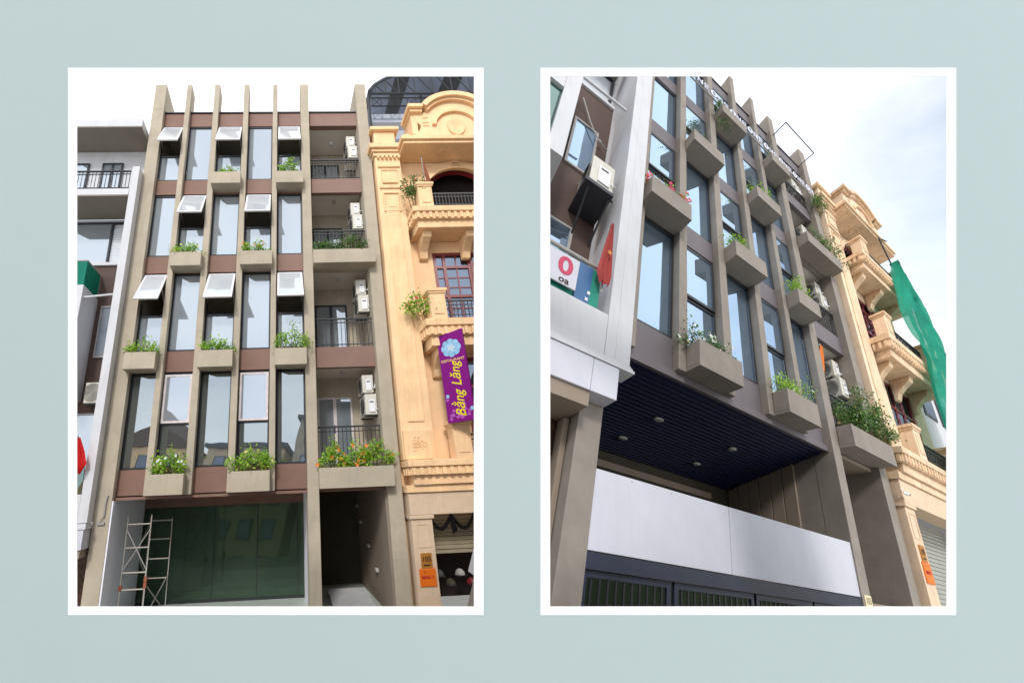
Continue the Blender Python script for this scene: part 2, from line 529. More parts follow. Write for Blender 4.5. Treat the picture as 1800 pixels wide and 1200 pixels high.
# ------------------------------------------------------------------ plants
def plant(site, label, at, w, h, seed, leaf='light', n=220, size=0.075, flower=None, nf=14, depth=0.22,
          droop=0.0, lean=(0, 0), stems=9, group=None, cat='plant', name='potted_shrub', up=1.0, fsize=0.045):
    rnd = random.Random(seed)
    if site is LEFT:
        w, h, n, size = w * rnd.uniform(1.0, 1.2), h * rnd.uniform(0.92, 1.12) + 0.05, int(n * 2.3), size * 0.98
    else:
        w, h, n, size = w * rnd.uniform(1.0, 1.15), h * rnd.uniform(1.0, 1.2) + 0.05, int(n * 2.6), size * 0.85
    t = thing(site, name, label, cat, at, group)
    st, fo, fl = MB(), MB(), MB()
    x, y, z = at
    tips = []
    for i in range(stems):
        u = (i + 0.5) / stems * 2 - 1 + rnd.uniform(-0.25, 0.25)
        b = Vector((x + u * w * 0.22, y + rnd.uniform(-0.5, 0.5) * depth * 0.5, z))
        hh = h * (rnd.uniform(0.5, 0.95) if rnd.random() < 0.88 else rnd.uniform(1.0, 1.25)) * (1 - 0.35 * abs(u))
        e = Vector((x + u * w * 0.5 + lean[0] * rnd.uniform(0.5, 1.2), y + rnd.uniform(-0.9, 0.5) * depth + lean[1],
                    z + hh * up - droop * abs(rnd.gauss(0.5, 0.5))))
        mid = (b + e) / 2 + Vector((u * w * 0.08, -0.03, hh * 0.22 + droop * 0.25))
        pts = []
        for k in range(6):
            q = k / 5
            pts.append(b * (1 - q) ** 2 + mid * 2 * q * (1 - q) + e * q * q)
        st.tube(pts, [0.009, 0.008, 0.007, 0.006, 0.005, 0.003], 4)
        tips.append(pts)
    for i in range(n):
        pts = tips[rnd.randrange(len(tips))]
        q = rnd.uniform(0.25, 1.0) ** 0.7 * 5
        k = min(int(q), 4)
        p = pts[k].lerp(pts[k + 1], q - k)
        p = p + Vector((rnd.gauss(0, 1), rnd.gauss(0, 0.8), rnd.gauss(0, 1))) * 0.06 * (0.4 + min(w, 1.0))
        d = Vector((rnd.gauss(0, 1), rnd.gauss(-0.3, 0.8), rnd.gauss(0.15, 0.8))).normalized()
        nn = Vector((rnd.gauss(0, 0.6), rnd.gauss(-0.6, 0.5), rnd.gauss(0.6, 0.6))).normalized()
        s_ = size * rnd.uniform(0.45, 1.4)
        fo.leaf(p, d, nn, s_, s_ * rnd.uniform(0.4, 0.65), 3 if rnd.random() < 0.04 else rnd.choice((0, 0, 1, 2)))
    tag(put(site, 'stems', st, 'stem', t), kind='stuff')
    tag(put(site, 'foliage', fo, ['leaf_%s_%d' % (leaf, i) for i in range(3)] + ['leaf_dry'], t), kind='stuff')
    if flower:
        for i in range(nf):
            pts = tips[rnd.randrange(len(tips))]
            p = pts[5].lerp(pts[3], rnd.random()) + Vector((rnd.gauss(0, 0.05), -0.05 + rnd.gauss(0, 0.04), rnd.gauss(0.03, 0.05)))
            for k in range(5):
                a = 2 * math.pi * k / 5 + rnd.random()
                d = Vector((math.cos(a), -0.35, math.sin(a))).normalized()
                fl.leaf(p, d, Vector((0, -1, 0.3)), fsize * rnd.uniform(0.7, 1.2), fsize * 0.8)
        tag(put(site, 'flowers', fl, flower, t), kind='stuff')
    return t

# ------------------------------------------------------------------ air conditioner
def ac_unit(site, label, x0, x1, y0, y1, z0, z1, face='x', group=None):
    t = thing(site, 'air_conditioner', label, 'air conditioner', ((x0 + x1) / 2, (y0 + y1) / 2, z0), group)
    put(site, 'casing', MB().box(x0, x1, y0, y1, z0, z1), 'ac_white', t, bevel=0.018)
    w, h = x1 - x0, z1 - z0
    cov = MB()
    if face == 'x':      # narrow service end faces the street
        cov.box(x0 + w * 0.30, x1 - w * 0.18, y0 - 0.03, y0 - 0.002, z0 + h * 0.12, z1 - h * 0.28)
        put(site, 'service_cover', cov, 'white_frame', t, bevel=0.006)
        put(site, 'handle', MB().box(x0 + w * 0.38, x1 - w * 0.3, y0 - 0.036, y0 - 0.031, z1 - h * 0.42, z1 - h * 0.36), 'ac_grille', t)
        gr = MB()
        for k in range(9):
            r0 = 0.42 * h * (k + 1) / 9
            pts = [(x0 - 0.012, (y0 + y1) / 2 - 0.06 + r0 * math.cos(a), (z0 + z1) / 2 + r0 * math.sin(a)) for a in [2 * math.pi * i / 20 for i in range(21)]]
            gr.tube(pts, 0.005, 4)
        put(site, 'fan_grille', gr, 'ac_grille', t)
        pp = MB().tube([(x1 - 0.05, y0 - 0.02, z0 + h * 0.3), (x1 - 0.02, y0 - 0.06, z0 + h * 0.22), (x1 + 0.03, y0 - 0.03, z0 + h * 0.25), (x1 + 0.06, y0 + 0.1, z0 + h * 0.5)], 0.016, 6)
        put(site, 'pipe', pp, 'white_frame', t)
    else:
        gr = MB()
        for k in range(9):
            r0 = 0.44 * h * (k + 1) / 9
            cx = x0 + w * 0.4
            pts = [(cx + r0 * math.cos(a), y0 - 0.012, (z0 + z1) / 2 + r0 * math.sin(a)) for a in [2 * math.pi * i / 20 for i in range(21)]]
            gr.tube(pts, 0.005, 4)
        put(site, 'fan_grille', gr, 'ac_grille', t)
        cov.box(x1 - w * 0.22, x1 - w * 0.04, y0 - 0.02, y0 - 0.002, z0 + h * 0.15, z1 - h * 0.3)
        put(site, 'service_cover', cov, 'white_frame', t, bevel=0.006)
    for y in (y0 + 0.12, y1 - 0.12):
        put(site, 'bracket', MB().box(x0 - 0.02, x1 + 0.06, y - 0.02, y + 0.02, z0 - 0.045, z0 - 0.004), 'ac_grille', t)
    return t

# ------------------------------------------------------------------ the tall narrow house
FIN = [(-0.34, 0.09), (0.88, 1.06), (1.93, 2.13), (3.05, 3.24), (4.14, 4.31), (5.16, 5.46), (7.22, 7.60)]
BAY = [(FIN[i][1], FIN[i + 1][0]) for i in range(6)]
PLX = [(0.0, 0.90), (1.02, 1.97), (2.10, 3.09), (3.19, 4.18), (4.28, 5.19), (5.45, 7.36)]
PLANTERS = {2: (1, 3, 5), 3: (0, 2, 4), 4: (1, 3, 5), 5: (2, 4)}
HF = 3.3

def window(site, house, x0, x1, z0, z1, opening, sash_angle, gl, film):
    yf = 0.555
    fr = MB()
    w = 0.045
    fr.box(x0, x0 + w, yf - 0.03, yf + 0.04, z0, z1)
    fr.box(x1 - w, x1, yf - 0.03, yf + 0.04, z0, z1)
    fr.box(x0 + w, x1 - w, yf - 0.03, yf + 0.04, z0, z0 + w)
    fr.box(x0 + w, x1 - w, yf - 0.03, yf + 0.04, z1 - w, z1)
    zt = z0 + (z1 - z0) * 0.44
    if opening:
        fr.box(x0 + w, x1 - w, yf - 0.03, yf + 0.04, zt - 0.03, zt + 0.03)
    wd = put(site, 'window', fr, 'charcoal', house)
    if not opening:
        put(site, 'pane', MB().box(x0 + w, x1 - w, yf, yf + 0.012, z0 + w, z1 - w), gl, wd)
        rnd = random.Random(int(x0 * 100 + z0 * 7))
        if rnd.random() < 0.6:
            cu = MB()
            ww = (x1 - x0) * rnd.uniform(0.18, 0.5)
            xs0 = x0 + w if rnd.random() < 0.5 else x1 - w - ww
            nf_ = 14
            vv = []
            for i in range(nf_ + 1):
                yy = yf + 0.14 + 0.035 * math.sin(i * 2.2 + x0)
                vv += [(xs0 + ww * i / nf_, yy, z0 + 0.1), (xs0 + ww * i / nf_, yy, z1 - 0.08)]
            cu.add(vv, [(2 * i, 2 * i + 2, 2 * i + 3, 2 * i + 1) for i in range(nf_)])
            put(site, 'curtain', cu, 'curtain', wd)
        return wd
    put(site, 'pane', MB().box(x0 + w, x1 - w, yf, yf + 0.012, z0 + w, zt - 0.03), gl, wd)
    a = R(sash_angle)
    hz = z1 - w
    ln = hz - zt - 0.03
    def hp(s_, off):   # point down the sash from its top hinge
        return (yf - 0.035 - math.sin(a) * s_ - math.cos(a) * off, hz - math.cos(a) * s_ + math.sin(a) * off)
    def slab(xa, xb, s0, s1, o0, o1):
        c = []
        for s_, o in ((s0, o0), (s0, o1), (s1, o1), (s1, o0)):
            c.append(hp(s_, o))
        A = [(xa, y, z) for y, z in c]
        B = [(xb, y, z) for y, z in c]
        return A, B
    sf = MB()
    b = 0.06
    xa, xb = x0 + 0.03, x1 - 0.03
    for q in ((xa, xb, 0, b, 0, 0.045), (xa, xb, ln - b, ln, 0, 0.045), (xa, xa + b, b, ln - b, 0, 0.045), (xb - b, xb, b, ln - b, 0, 0.045)):
        sf.hexa(*slab(*q))
    sh = put(site, 'sash', sf, film[0], wd)
    put(site, 'sash_pane', MB().hexa(*slab(xa + b, xb - b, b, ln - b, 0.015, 0.03)), film[1], wd)
    if sash_angle > 5:
        for xx in (x0 + 0.05, x1 - 0.05):
            p = hp(ln * 0.55, 0.0)
            put(site, 'stay_arm', MB().tube([(xx, yf - 0.02, hz - ln * 0.72), (xx, p[0], p[1])], 0.012, 4), 'steel', wd)
    return wd

def railing(site, house, x0, x1, y, z0, z1, m='black_metal', n=None, name='railing'):
    r = MB()
    r.box(x0, x1, y - 0.025, y + 0.025, z1 - 0.045, z1)
    r.box(x0, x1, y - 0.015, y + 0.015, z1 - 0.16, z1 - 0.135)
    r.box(x0, x1, y - 0.015, y + 0.015, z0 + 0.08, z0 + 0.105)
    rr = put(site, name, r, m, house)
    b = MB()
    n = n or int((x1 - x0) / 0.125)
    for i in range(n + 1):
        x = x0 + 0.015 + (x1 - x0 - 0.03) * i / n
        b.box(x - 0.009, x + 0.009, y - 0.009, y + 0.009, z0, z1 - 0.046)
    put(site, 'balusters', b, m, rr)
    return rr

def tall_house(site, v):
    left = v == 'L'
    body = 'render_beige' if left else 'render_beige_shaded'
    span = 'spandrel_brown' if left else 'spandrel_brown_shaded'
    gl = 'glass_front' if left else 'glass_side'
    gz = -3.0 if left else -5.2
    t = thing(site, 'town_house',
              'narrow five storey beige town house with slim vertical fins, seen straight on in left opening' if left else
              'narrow beige town house in shade-darkened colour with slim fins and stepped planters, seen from below in right opening', 'house', (3.6, 0.3, gz))
    for i, (a, b) in enumerate(FIN):
        if i == 0 and not left:
            mb = MB().box(a, b, 0.3, 5.0, 0.0, 13.75)
            put(site, 'pier', MB().box(-0.62, -0.30, 0.3, 5.0, gz, -0.004), body, t, bevel=0.012)
            mb.prism([(a, 13.75), (b, 13.75), (b, 15.1), (a, 15.1)], 0.3, 1.9)
        elif i in (0, 6):
            mb = MB().box(a, b, 0.3, 5.0, gz, 13.75)
            mb.prism([(a, 13.75), (b, 13.75), (b, 15.1), (a, 15.1)], 0.3, 1.9)
        elif i == 5:
            mb = MB().box(a, b, 0.3, 0.86, gz, 15.1)
        else:
            mb = MB().box(a, b, 0.3, 0.86, 0.0, 15.1)
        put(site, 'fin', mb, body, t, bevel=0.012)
    # spandrel panels, roof band
    for f in range(2, 6):
        zb = HF * (f - 2) - (0.12 if f == 5 else 0)
        for i in range(6):
            a, b = BAY[i]
            if i == 5 and f in (2, 4):
                put(site, 'spandrel', MB().box(a, b, 0.50, 0.66, zb + 0.004, zb + 0.60), body, t)
            else:
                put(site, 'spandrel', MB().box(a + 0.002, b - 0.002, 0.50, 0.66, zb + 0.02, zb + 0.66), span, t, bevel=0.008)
    for i in range(6):
        a, b = BAY[i]
        put(site, 'roof_band', MB().box(a + 0.002, b - 0.002, 0.50, 0.70, 13.06, 13.74), span, t, bevel=0.008)
        put(site, 'coping', MB().box(a + 0.004, b - 0.004, 0.46, 0.78, 13.745, 13.80), 'charcoal', t)
    # floors, room linings
    for f in range(2, 7):
        zb = HF * (f - 2)
        z1 = zb + 0.58 if f < 6 else 13.6
        put(site, 'floor_slab', MB().box(0.092, 7.218, 0.69, 4.98, zb + 0.06 if f < 6 else 13.1, z1), 'room_wall', t)
    put(site, 'rear_wall', MB().box(0.092, 7.218, 4.985, 5.1, gz, 13.7), 'room_wall', t)
    put(site, 'party_wall', MB().box(5.2, 5.40, 0.87, 4.97, 0.62, 13.05), body, t)
    put(site, 'balcony_rear_wall', MB().box(5.405, 7.215, 1.95, 2.05, 0.62, 13.05), body, t)
    # windows
    for f in range(2, 6):
        zb = HF * (f - 2) - (0.12 if f == 5 else 0)
        z0, z1 = zb + 0.67, HF * (f - 1) - (0.02 if f < 5 else 0.16) - (0.12 if f == 4 else 0)
        for i in range(5):
            a, b = BAY[i]
            op = (i in PLANTERS[f]) or (f == 5 and i == 0)
            ang = 0
            if left:
                ang = {3: 31, 4: 27, 5: 24}.get(f, 0)
                film = ('white_frame', 'glass_sash') if f > 2 else ('tape', 'sash_film')
                if f == 2:
                    film = ('tape', gl)
            else:
                film = ('charcoal', gl)
            window(site, t, a + 0.004, b - 0.004, z0, z1, op, ang if op else 0, 'glass_clear' if left and f == 2 else gl, film)
    # planters
    for f, bays in PLANTERS.items():
        zb = HF * (f - 2) - (0.06 if f == 5 else 0)
        for i in bays:
            a, b = PLX[i]
            mb = MB()
            h = 0.50
            yp = 0.0 if left else -0.10
            mb.box(a, b, yp, yp + 0.05, zb, zb + h)
            mb.box(a, b, yp + 0.05, 0.49, zb, zb + 0.06)
            mb.box(a, a + 0.05, yp + 0.05, 0.29, zb + 0.06, zb + h)
            mb.box(b - 0.05, b, yp + 0.05, 0.29, zb + 0.06, zb + h)
            mb.box(a + 0.05, b - 0.05, 0.05, 0.47, zb + 0.06, zb + h - 0.09, 1)
            put(site, 'planter', mb, [body, 'stem'], t, bevel=0.008)
    # balconies of the wide bay
    a, b = BAY[5]
    for f in range(2, 6):
        zb = HF * (f - 2) - (0.12 if f == 5 else 0)
        railing(site, t, a + 0.01, b - 0.01, 0.56, zb + 0.66, zb + 1.62, n=15)
        dr = MB()
        x0, x1, z0, z1 = 5.62, 6.72, zb + 0.64, zb + 2.72
        for q in ((x0, x0 + 0.06, z0, z1), (x1 - 0.06, x1, z0, z1), (x0 + 0.06, x1 - 0.06, z1 - 0.06, z1), (6.12, 6.22, z0, z1 - 0.06)):
            dr.box(q[0], q[1], 1.90, 1.945, q[2], q[3])
        d = put(site, 'door', dr, 'charcoal' if f != 2 else 'tape', t)
        put(site, 'pane', MB().box(x0 + 0.06, 6.12, 1.92, 1.935, z0, z1 - 0.06), gl, d)
        put(site, 'pane', MB().box(6.22, x1 - 0.06, 1.92, 1.935, z0, z1 - 0.06), gl, d)
        put(site, 'handle', MB().box(6.13, 6.16, 1.87, 1.90, z0 + 0.95, z0 + 1.2), 'black_metal', d)
        lm = MB()
        lm.tube([(6.35, 1.15, HF * (f - 1) + 0.05 - (0.5 if f == 5 else 0)), (6.35, 1.15, HF * (f - 1) - 0.05 - (0.25 if f == 5 else 0))], 0.06, 12)
        put(site, 'ceiling_lamp', lm, 'lamp_grey', t)
    if left:
        # recessed glazed ground floor
        put(site, 'soffit', MB().box(0.092, 7.218, 0.45, 3.3, -0.08, -0.01), 'spandrel_brown', t)
        lt = MB().box(0.135, 5.19, 2.96, 3.12, -0.36, -0.085)
        put(site, 'lintel', lt, 'spandrel_brown', t)
        put(site, 'side_lining', MB().box(0.0905, 0.13, 0.32, 2.99, gz, -0.085), 'inner_white', t)
        put(site, 'pier_lining', MB().box(5.20, 5.42, 0.865, 4.9, gz, -0.085), 'inner_white', t)
        put(site, 'passage_lining', MB().box(7.17, 7.215, 0.4, 4.95, gz, -0.085), 'passage_wall', t)
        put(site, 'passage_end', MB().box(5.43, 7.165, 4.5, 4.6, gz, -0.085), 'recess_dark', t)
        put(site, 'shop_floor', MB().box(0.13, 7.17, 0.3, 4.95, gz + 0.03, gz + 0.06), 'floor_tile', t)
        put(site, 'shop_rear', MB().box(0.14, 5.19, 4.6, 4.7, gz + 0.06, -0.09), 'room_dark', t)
        xs2 = [0.14, 1.06, 2.4, 3.75, 5.0, 5.195]
        for i in range(5):
            put(site, 'shop_pane', MB().box(xs2[i] + 0.012, xs2[i + 1] - 0.012, 3.03, 3.045, gz + 0.12, -0.37), 'glass_shop', t)
            put(site, 'mullion', MB().box(xs2[i + 1] - 0.011, xs2[i + 1] + 0.011, 3.02, 3.055, gz + 0.12, -0.37), 'charcoal', t)
        put(site, 'sill_rail', MB().box(0.14, 5.195, 3.0, 3.08, gz + 0.06, gz + 0.118), 'charcoal', t)
        for (y, z) in ((3.88, -1.07), (2.81, -1.65), (1.84, -2.13), (4.4, -0.6)):
            put(site, 'wall_lamp', MB().box(7.09, 7.165, y - 0.09, y + 0.09, z - 0.045, z + 0.045), 'lamp_grey', t, bevel=0.01)
    else:
        n = 26
        w = (3.85 - 0.52) / n
        sz = lambda y: -0.10 - 0.195 * (y - 0.52)      # the ceiling falls towards the back
        for k in range(n):
            y = 0.52 + k * w
            put(site, 'soffit_board', MB().box(-0.295, 5.15, y + 0.004, y + w - 0.014, sz(y) - 0.04, sz(y)), 'navy', t)
        put(site, 'soffit_backing', MB().hexa([(-0.295, 0.52, sz(0.52) + 0.012), (5.155, 0.52, sz(0.52) + 0.012), (5.155, 3.9, sz(3.9) + 0.012), (-0.295, 3.9, sz(3.9) + 0.012)],
                                              [(-0.295, 0.52, sz(0.52) + 0.03), (5.155, 0.52, sz(0.52) + 0.03), (5.155, 3.9, sz(3.9) + 0.03), (-0.295, 3.9, sz(3.9) + 0.03)]), 'charcoal', t)
        put(site, 'soffit_edge', MB().box(-0.295, 5.155, 0.42, 0.515, -0.14, -0.01), 'spandrel_brown_shaded', t)
        for (x, y) in ((1.38, 1.75), (1.2, 2.91), (3.35, 1.75), (3.2, 2.91)):
            z = sz(y) - 0.045
            mb = MB().tube([(x, y, z), (x, y, z - 0.022)], 0.10, 18)
            mb.tube([(x, y, z - 0.023), (x, y, z - 0.03)], 0.075, 18)
            put(site, 'downlight', mb, 'lamp_grey', t)
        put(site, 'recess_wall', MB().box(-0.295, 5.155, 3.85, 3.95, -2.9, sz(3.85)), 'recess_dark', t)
        put(site, 'recess_trim', MB().box(-0.2, 4.4, 3.78, 3.845, -1.12, -0.98), 'passage_wall', t)
        for k in range(6):
            y = 1.45 + k * 0.40
            put(site, 'wall_panel', MB().box(5.10, 5.155, y, y + 0.38, -2.9, -0.13), 'passage_wall', t, bevel=0.012)
        put(site, 'recess_side', MB().box(5.16, 5.46, 0.865, 3.9, gz, -0.13), body, t)
        put(site, 'sign_board', MB().box(-0.295, 1.84, 0.34, 0.46, -2.66, -1.86), 'sign_white', t, bevel=0.006)
        put(site, 'sign_board', MB().box(1.848, 5.155, 0.34, 0.46, -2.66, -1.86), 'sign_white', t, bevel=0.006)
        for k in range(9):
            for z in (-1.90,):
                put(site, 'fixing', MB().tube([(0.2 + k * 0.6, 0.341, z), (0.2 + k * 0.6, 0.332, z)], 0.007, 8), 'steel', t)
        put(site, 'sign_cap', MB().box(-0.29, 5.15, 0.47, 0.75, -1.92, -1.88), 'beam_dark', t)
        put(site, 'gate_beam', MB().box(-0.295, 5.155, 0.33, 0.6, -2.82, -2.67), 'beam_dark', t)
        for k, (a2, b2) in enumerate(((-0.29, 0.85), (0.9, 2.3), (2.35, 3.7), (3.75, 5.15), (5.47, 6.4), (6.42, 7.2))):
            fr = MB()
            for q in ((a2, a2 + 0.06, gz, -2.83), (b2 - 0.06, b2, gz, -2.83), (a2 + 0.06, b2 - 0.06, -2.89, -2.83)):
                fr.box(q[0], q[1], 0.40, 0.45, q[2], q[3])
            gg = put(site, 'gate', fr, 'beam_dark', t)
            nb = max(6, int((b2 - a2) / 0.11))
            bars = MB()
            for j in range(nb):
                x = a2 + 0.07 + (b2 - a2 - 0.14) * (j + 0.5) / nb
                bars.box(x - 0.012, x + 0.012, 0.415, 0.435, gz, -2.90)
            put(site, 'bars', bars, 'black_metal', gg)
        put(site, 'inner_dark', MB().box(0.0, 7.2, 2.2, 2.3, gz, -2.91), 'room_dark', t)
        put(site, 'passage_soffit', MB().box(5.47, 7.215, 0.5, 4.9, -0.1, -0.02), 'passage_wall', t)
        put(site, 'passage_beam', MB().box(5.47, 7.215, 1.5, 1.75, -0.35, -0.101), 'render_beige_shaded', t)
        put(site, 'passage_end', MB().box(5.47, 7.215, 3.5, 3.6, gz, -0.101), 'passage_wall', t)
        put(site, 'passage_lintel', MB().box(5.47, 7.215, 0.36, 0.5, -2.82, -2.72), 'passage_wall', t)
        pl = thing(site, 'number_plate', 'small cream house number plate low on the right town house pier', 'plate', (5.22, 0.29, -2.85))
        put(site, 'backing', MB().box(5.20, 5.44, 0.282, 0.296, -2.84, -2.62), 'plate_cream', pl)
        text(site, 'lettering', '103', 0.13, (5.32, 0.279, -2.70), (1, 0, 0), (0, 0, 1), 'ink', pl)
        put(site, 'band', MB().box(5.25, 5.40, 0.278, 0.281, -2.81, -2.785), 'ink', pl)
    return t

HOUSE_L = tall_house(LEFT, 'L')
HOUSE_R = tall_house(RIGHT, 'R')

# ------------------------------------------------------------------ white neighbour
def white_house(site, v):
    left = v == 'L'
    gz = -3.0 if left else -3.3
    t = thing(site, 'white_house',
              'white and brown house with railed top balcony at the left edge of the left opening' if left else
              'white framed brown house with deep pier at the left edge of the right opening', 'house', (-2.0, 0.0, gz))
    XT, XH, XM, XB = (-4.0, -4.0, -4.0, -4.0) if left else (-2.8, -2.3, -1.9, -1.3)   # how far the front is built
    P = lambda n, mb, m, par=None, bv=0.0: put(site, n, mb, m, par or t, bevel=bv)
    P('pier', MB().box(-0.60, -0.345, -0.02, 2.4, -0.55, 10.6) if left else MB().box(-0.50, -0.345, -0.02, 2.4, -0.55, 10.6).box(-0.345, -0.12, -0.02, 0.29, -0.55, 10.6), 'white_paint', bv=0.01)
    P('wall', MB().box(XH if left else -1.75, -0.605, 1.05, 1.2, 0.1, 2.6), 'brown_wall')
    P('wall', MB().box(XH, -0.605, 1.05, 1.2, 2.602, 7.28), 'brown_wall')
    P('side_wall', MB().box(-0.60, -0.345, 2.41, 6.0, gz, 12.9), 'white_paint')
    # roof storey
    P('roof_slab', MB().box(XT, -0.46, -0.1, 3.4, 12.4, 12.76), 'white_paint', bv=0.01)
    P('roof_soffit', MB().box(XT, -0.47, -0.09, 3.3, 12.36, 12.398), 'soffit_grey')
    P('balcony_soffit', MB().box(XT, -0.63, 0.01, 1.24, 9.36, 9.398), 'soffit_grey')
    P('top_wall', MB().box(XT, -0.605, 1.0, 1.2, 9.67, 12.35), 'white_paint')
    for (a, b) in (((-2.25, -1.45), (-3.9, -2.75)) if left else ((-2.25, -1.45),)):
        f = MB()
        for q in ((a, a + 0.06, 9.68, 11.75), (b - 0.06, b, 9.68, 11.75), (a + 0.06, b - 0.06, 11.69, 11.75), ((a + b) / 2 - 0.03, (a + b) / 2 + 0.03, 9.68, 11.69)):
            f.box(q[0], q[1], 0.94, 0.995, q[2], q[3])
        w = P('door', f, 'charcoal')
        P('pane', MB().box(a + 0.06, b - 0.06, 0.97, 0.985, 9.68, 11.69), 'glass_front' if left else 'glass_side', w)
    P('balcony_slab', MB().box(XT, -0.62, 0.0, 1.24, 9.40, 9.66), 'white_paint', bv=0.01)
    railing(site, t, max(XT, -3.6), -0.68, 0.08, 9.662, 10.5, n=24)
    # storey with the blind window
    P('upper_wall', MB().box(XH, -0.605, 1.25, 1.4, 7.3, 9.35), 'white_paint')
    f = MB()
    a, b, z0, z1 = -3.0, -0.66, 7.42, 9.2
    for q in ((a, a + 0.07, z0, z1), (b - 0.07, b, z0, z1), (a + 0.07, b - 0.07, z0, z0 + 0.07), (a + 0.07, b - 0.07, z1 - 0.07, z1), (-1.62, -1.54, z0 + 0.07, z1 - 0.07)):
        f.box(q[0], q[1], 1.17, 1.245, q[2], q[3])
    w = P('window', f, 'charcoal')
    for k in range(15):
        zz = z0 + 0.1 + k * 0.095
        P('blind_slat', MB().box(-1.53, -0.80, 1.225, 1.24, zz, zz + 0.085), 'sash_film', w)
    P('pane', MB().box(a + 0.07, -1.62, 1.21, 1.225, z0 + 0.07, z1 - 0.07), 'glass_front', w)
    P('window_sill', MB().box(XH, -0.605, 0.98, 1.24, 7.281, 7.40), 'white_paint', bv=0.006)
    # projecting box with a glass balustrade
    P('bay_side', MB().box(-1.84, -1.58, 0.0, 1.04, 2.64, 6.0), 'white_paint', bv=0.01)
    P('bay_front', MB().box(XH, -1.842, 0.03, 0.2, 4.6, 6.0), 'white_paint')
    P('bay_floor', MB().box(XH, -1.842, 0.03, 1.04, 2.64, 2.9), 'white_paint')
    P('bay_glass', MB().box(XH, -1.85, 0.1, 0.13, 3.0, 4.58), 'glass_teal')
    P('green_screen', MB().box(XH, -1.62, 0.06, 0.085, 6.02, 6.85), 'awning')
    P('green_screen', MB().box(-1.64, -1.615, 0.09, 1.0, 6.02, 6.85), 'awning')
    P('handrail', MB().tube([(XH, 0.07, 6.88), (-1.62, 0.07, 6.88), (-1.62, 1.0, 6.88)], 0.03, 8), 'steel')
    # brown wall windows
    for (x0, x1, z0, z1) in ((-1.42, -0.86, 4.0, 5.75), (-1.68, -0.98, 0.75, 2.3)):
        f = MB()
        for q in ((x0, x0 + 0.05, z0, z1), (x1 - 0.05, x1, z0, z1), (x0 + 0.05, x1 - 0.05, z0, z0 + 0.05), (x0 + 0.05, x1 - 0.05, z1 - 0.05, z1)):
            f.box(q[0], q[1], 0.99, 1.045, q[2], q[3])
        w = P('window', f, 'steel')
        P('pane', MB().box(x0 + 0.05, x1 - 0.05, 1.02, 1.035, z0 + 0.05, z1 - 0.05), 'glass_front' if left else 'glass_side', w)
        for k in range(3):
            xx = x0 + 0.12 + k * (x1 - x0 - 0.24) / 2.4
            P('curtain_fold', MB().tube([(xx, 1.043, z0 + 0.06), (xx + 0.02, 1.043, z1 - 0.06)], 0.004, 6), 'sash_film', w)
    P('tie_bar', MB().tube([(-1.56, 0.1, 5.62), (-0.62, 0.1, 5.70)], 0.035, 8), 'white_paint')
    # first floor balcony
    P('parapet', MB().box(XM, -0.605 if left else -0.502, -0.01, 0.16, -0.55, 0.10), 'white_paint', bv=0.008)
    P('balcony_floor', MB().box(XM, -0.605, 0.165, 1.04, -0.5, -0.2), 'white_paint')
    for k in range(3 if left else 1):
        a = -0.66 - k * 1.2
        P('glass_panel', MB().box(a - 1.18, a, 0.06, 0.075, 0.12, 0.80), 'teal_cloth' if k == 0 and not left else 'glass_teal')
    P('handrail', MB().tube([(XM, 0.06, 0.86), (-0.62, 0.06, 0.86)], 0.035, 10), 'steel')
    for k in range(3):
        P('cornice', MB().box(XB, (-0.345 if left else -0.12) + 0.015 * k, -0.06 - 0.03 * k, 0.29, -0.60 - k * 0.04, -0.562 - k * 0.04), 'white_paint')
    P('fascia', MB().box(XB, -0.66, -0.1, 0.6, -1.12, -0.69), 'sign_white', bv=0.006)
    P('fascia', MB().box(-0.655, -0.36 if left else -0.3, -0.1, 0.29 if not left else 0.6, -1.12, -0.69), 'sign_white', bv=0.006)
    P('canopy', MB().box(XB, -0.40 if left else -0.64, -0.05, 1.6, -1.30, -1.125), 'passage_wall')
    P('shop_pier', MB().box(-0.47, -0.36, 0.62, 1.9, gz, -1.31) if left else MB().box(-0.70, -0.63, 0.62, 1.9, gz, -1.31), 'passage_wall')
    P('marble_front', MB().box(-0.99, -0.48, 0.9, 1.1, gz, -1.31) if left else MB().box(-0.98, -0.71, 0.9, 1.1, gz, -1.31), 'marble')
    if left:
        P('shop_glass', MB().box(XB, -1.0, 0.95, 1.0, gz, -1.31), 'glass_side')
    return t

white_house(LEFT, 'L')
white_house(RIGHT, 'R')

# ------------------------------------------------------------------ cream villa
def arc(cx, cz, r, a0, a1, n=14):
    return [(cx + r * math.cos(R(a0 + (a1 - a0) * i / n)), cz + r * math.sin(R(a0 + (a1 - a0) * i / n))) for i in range(n + 1)]

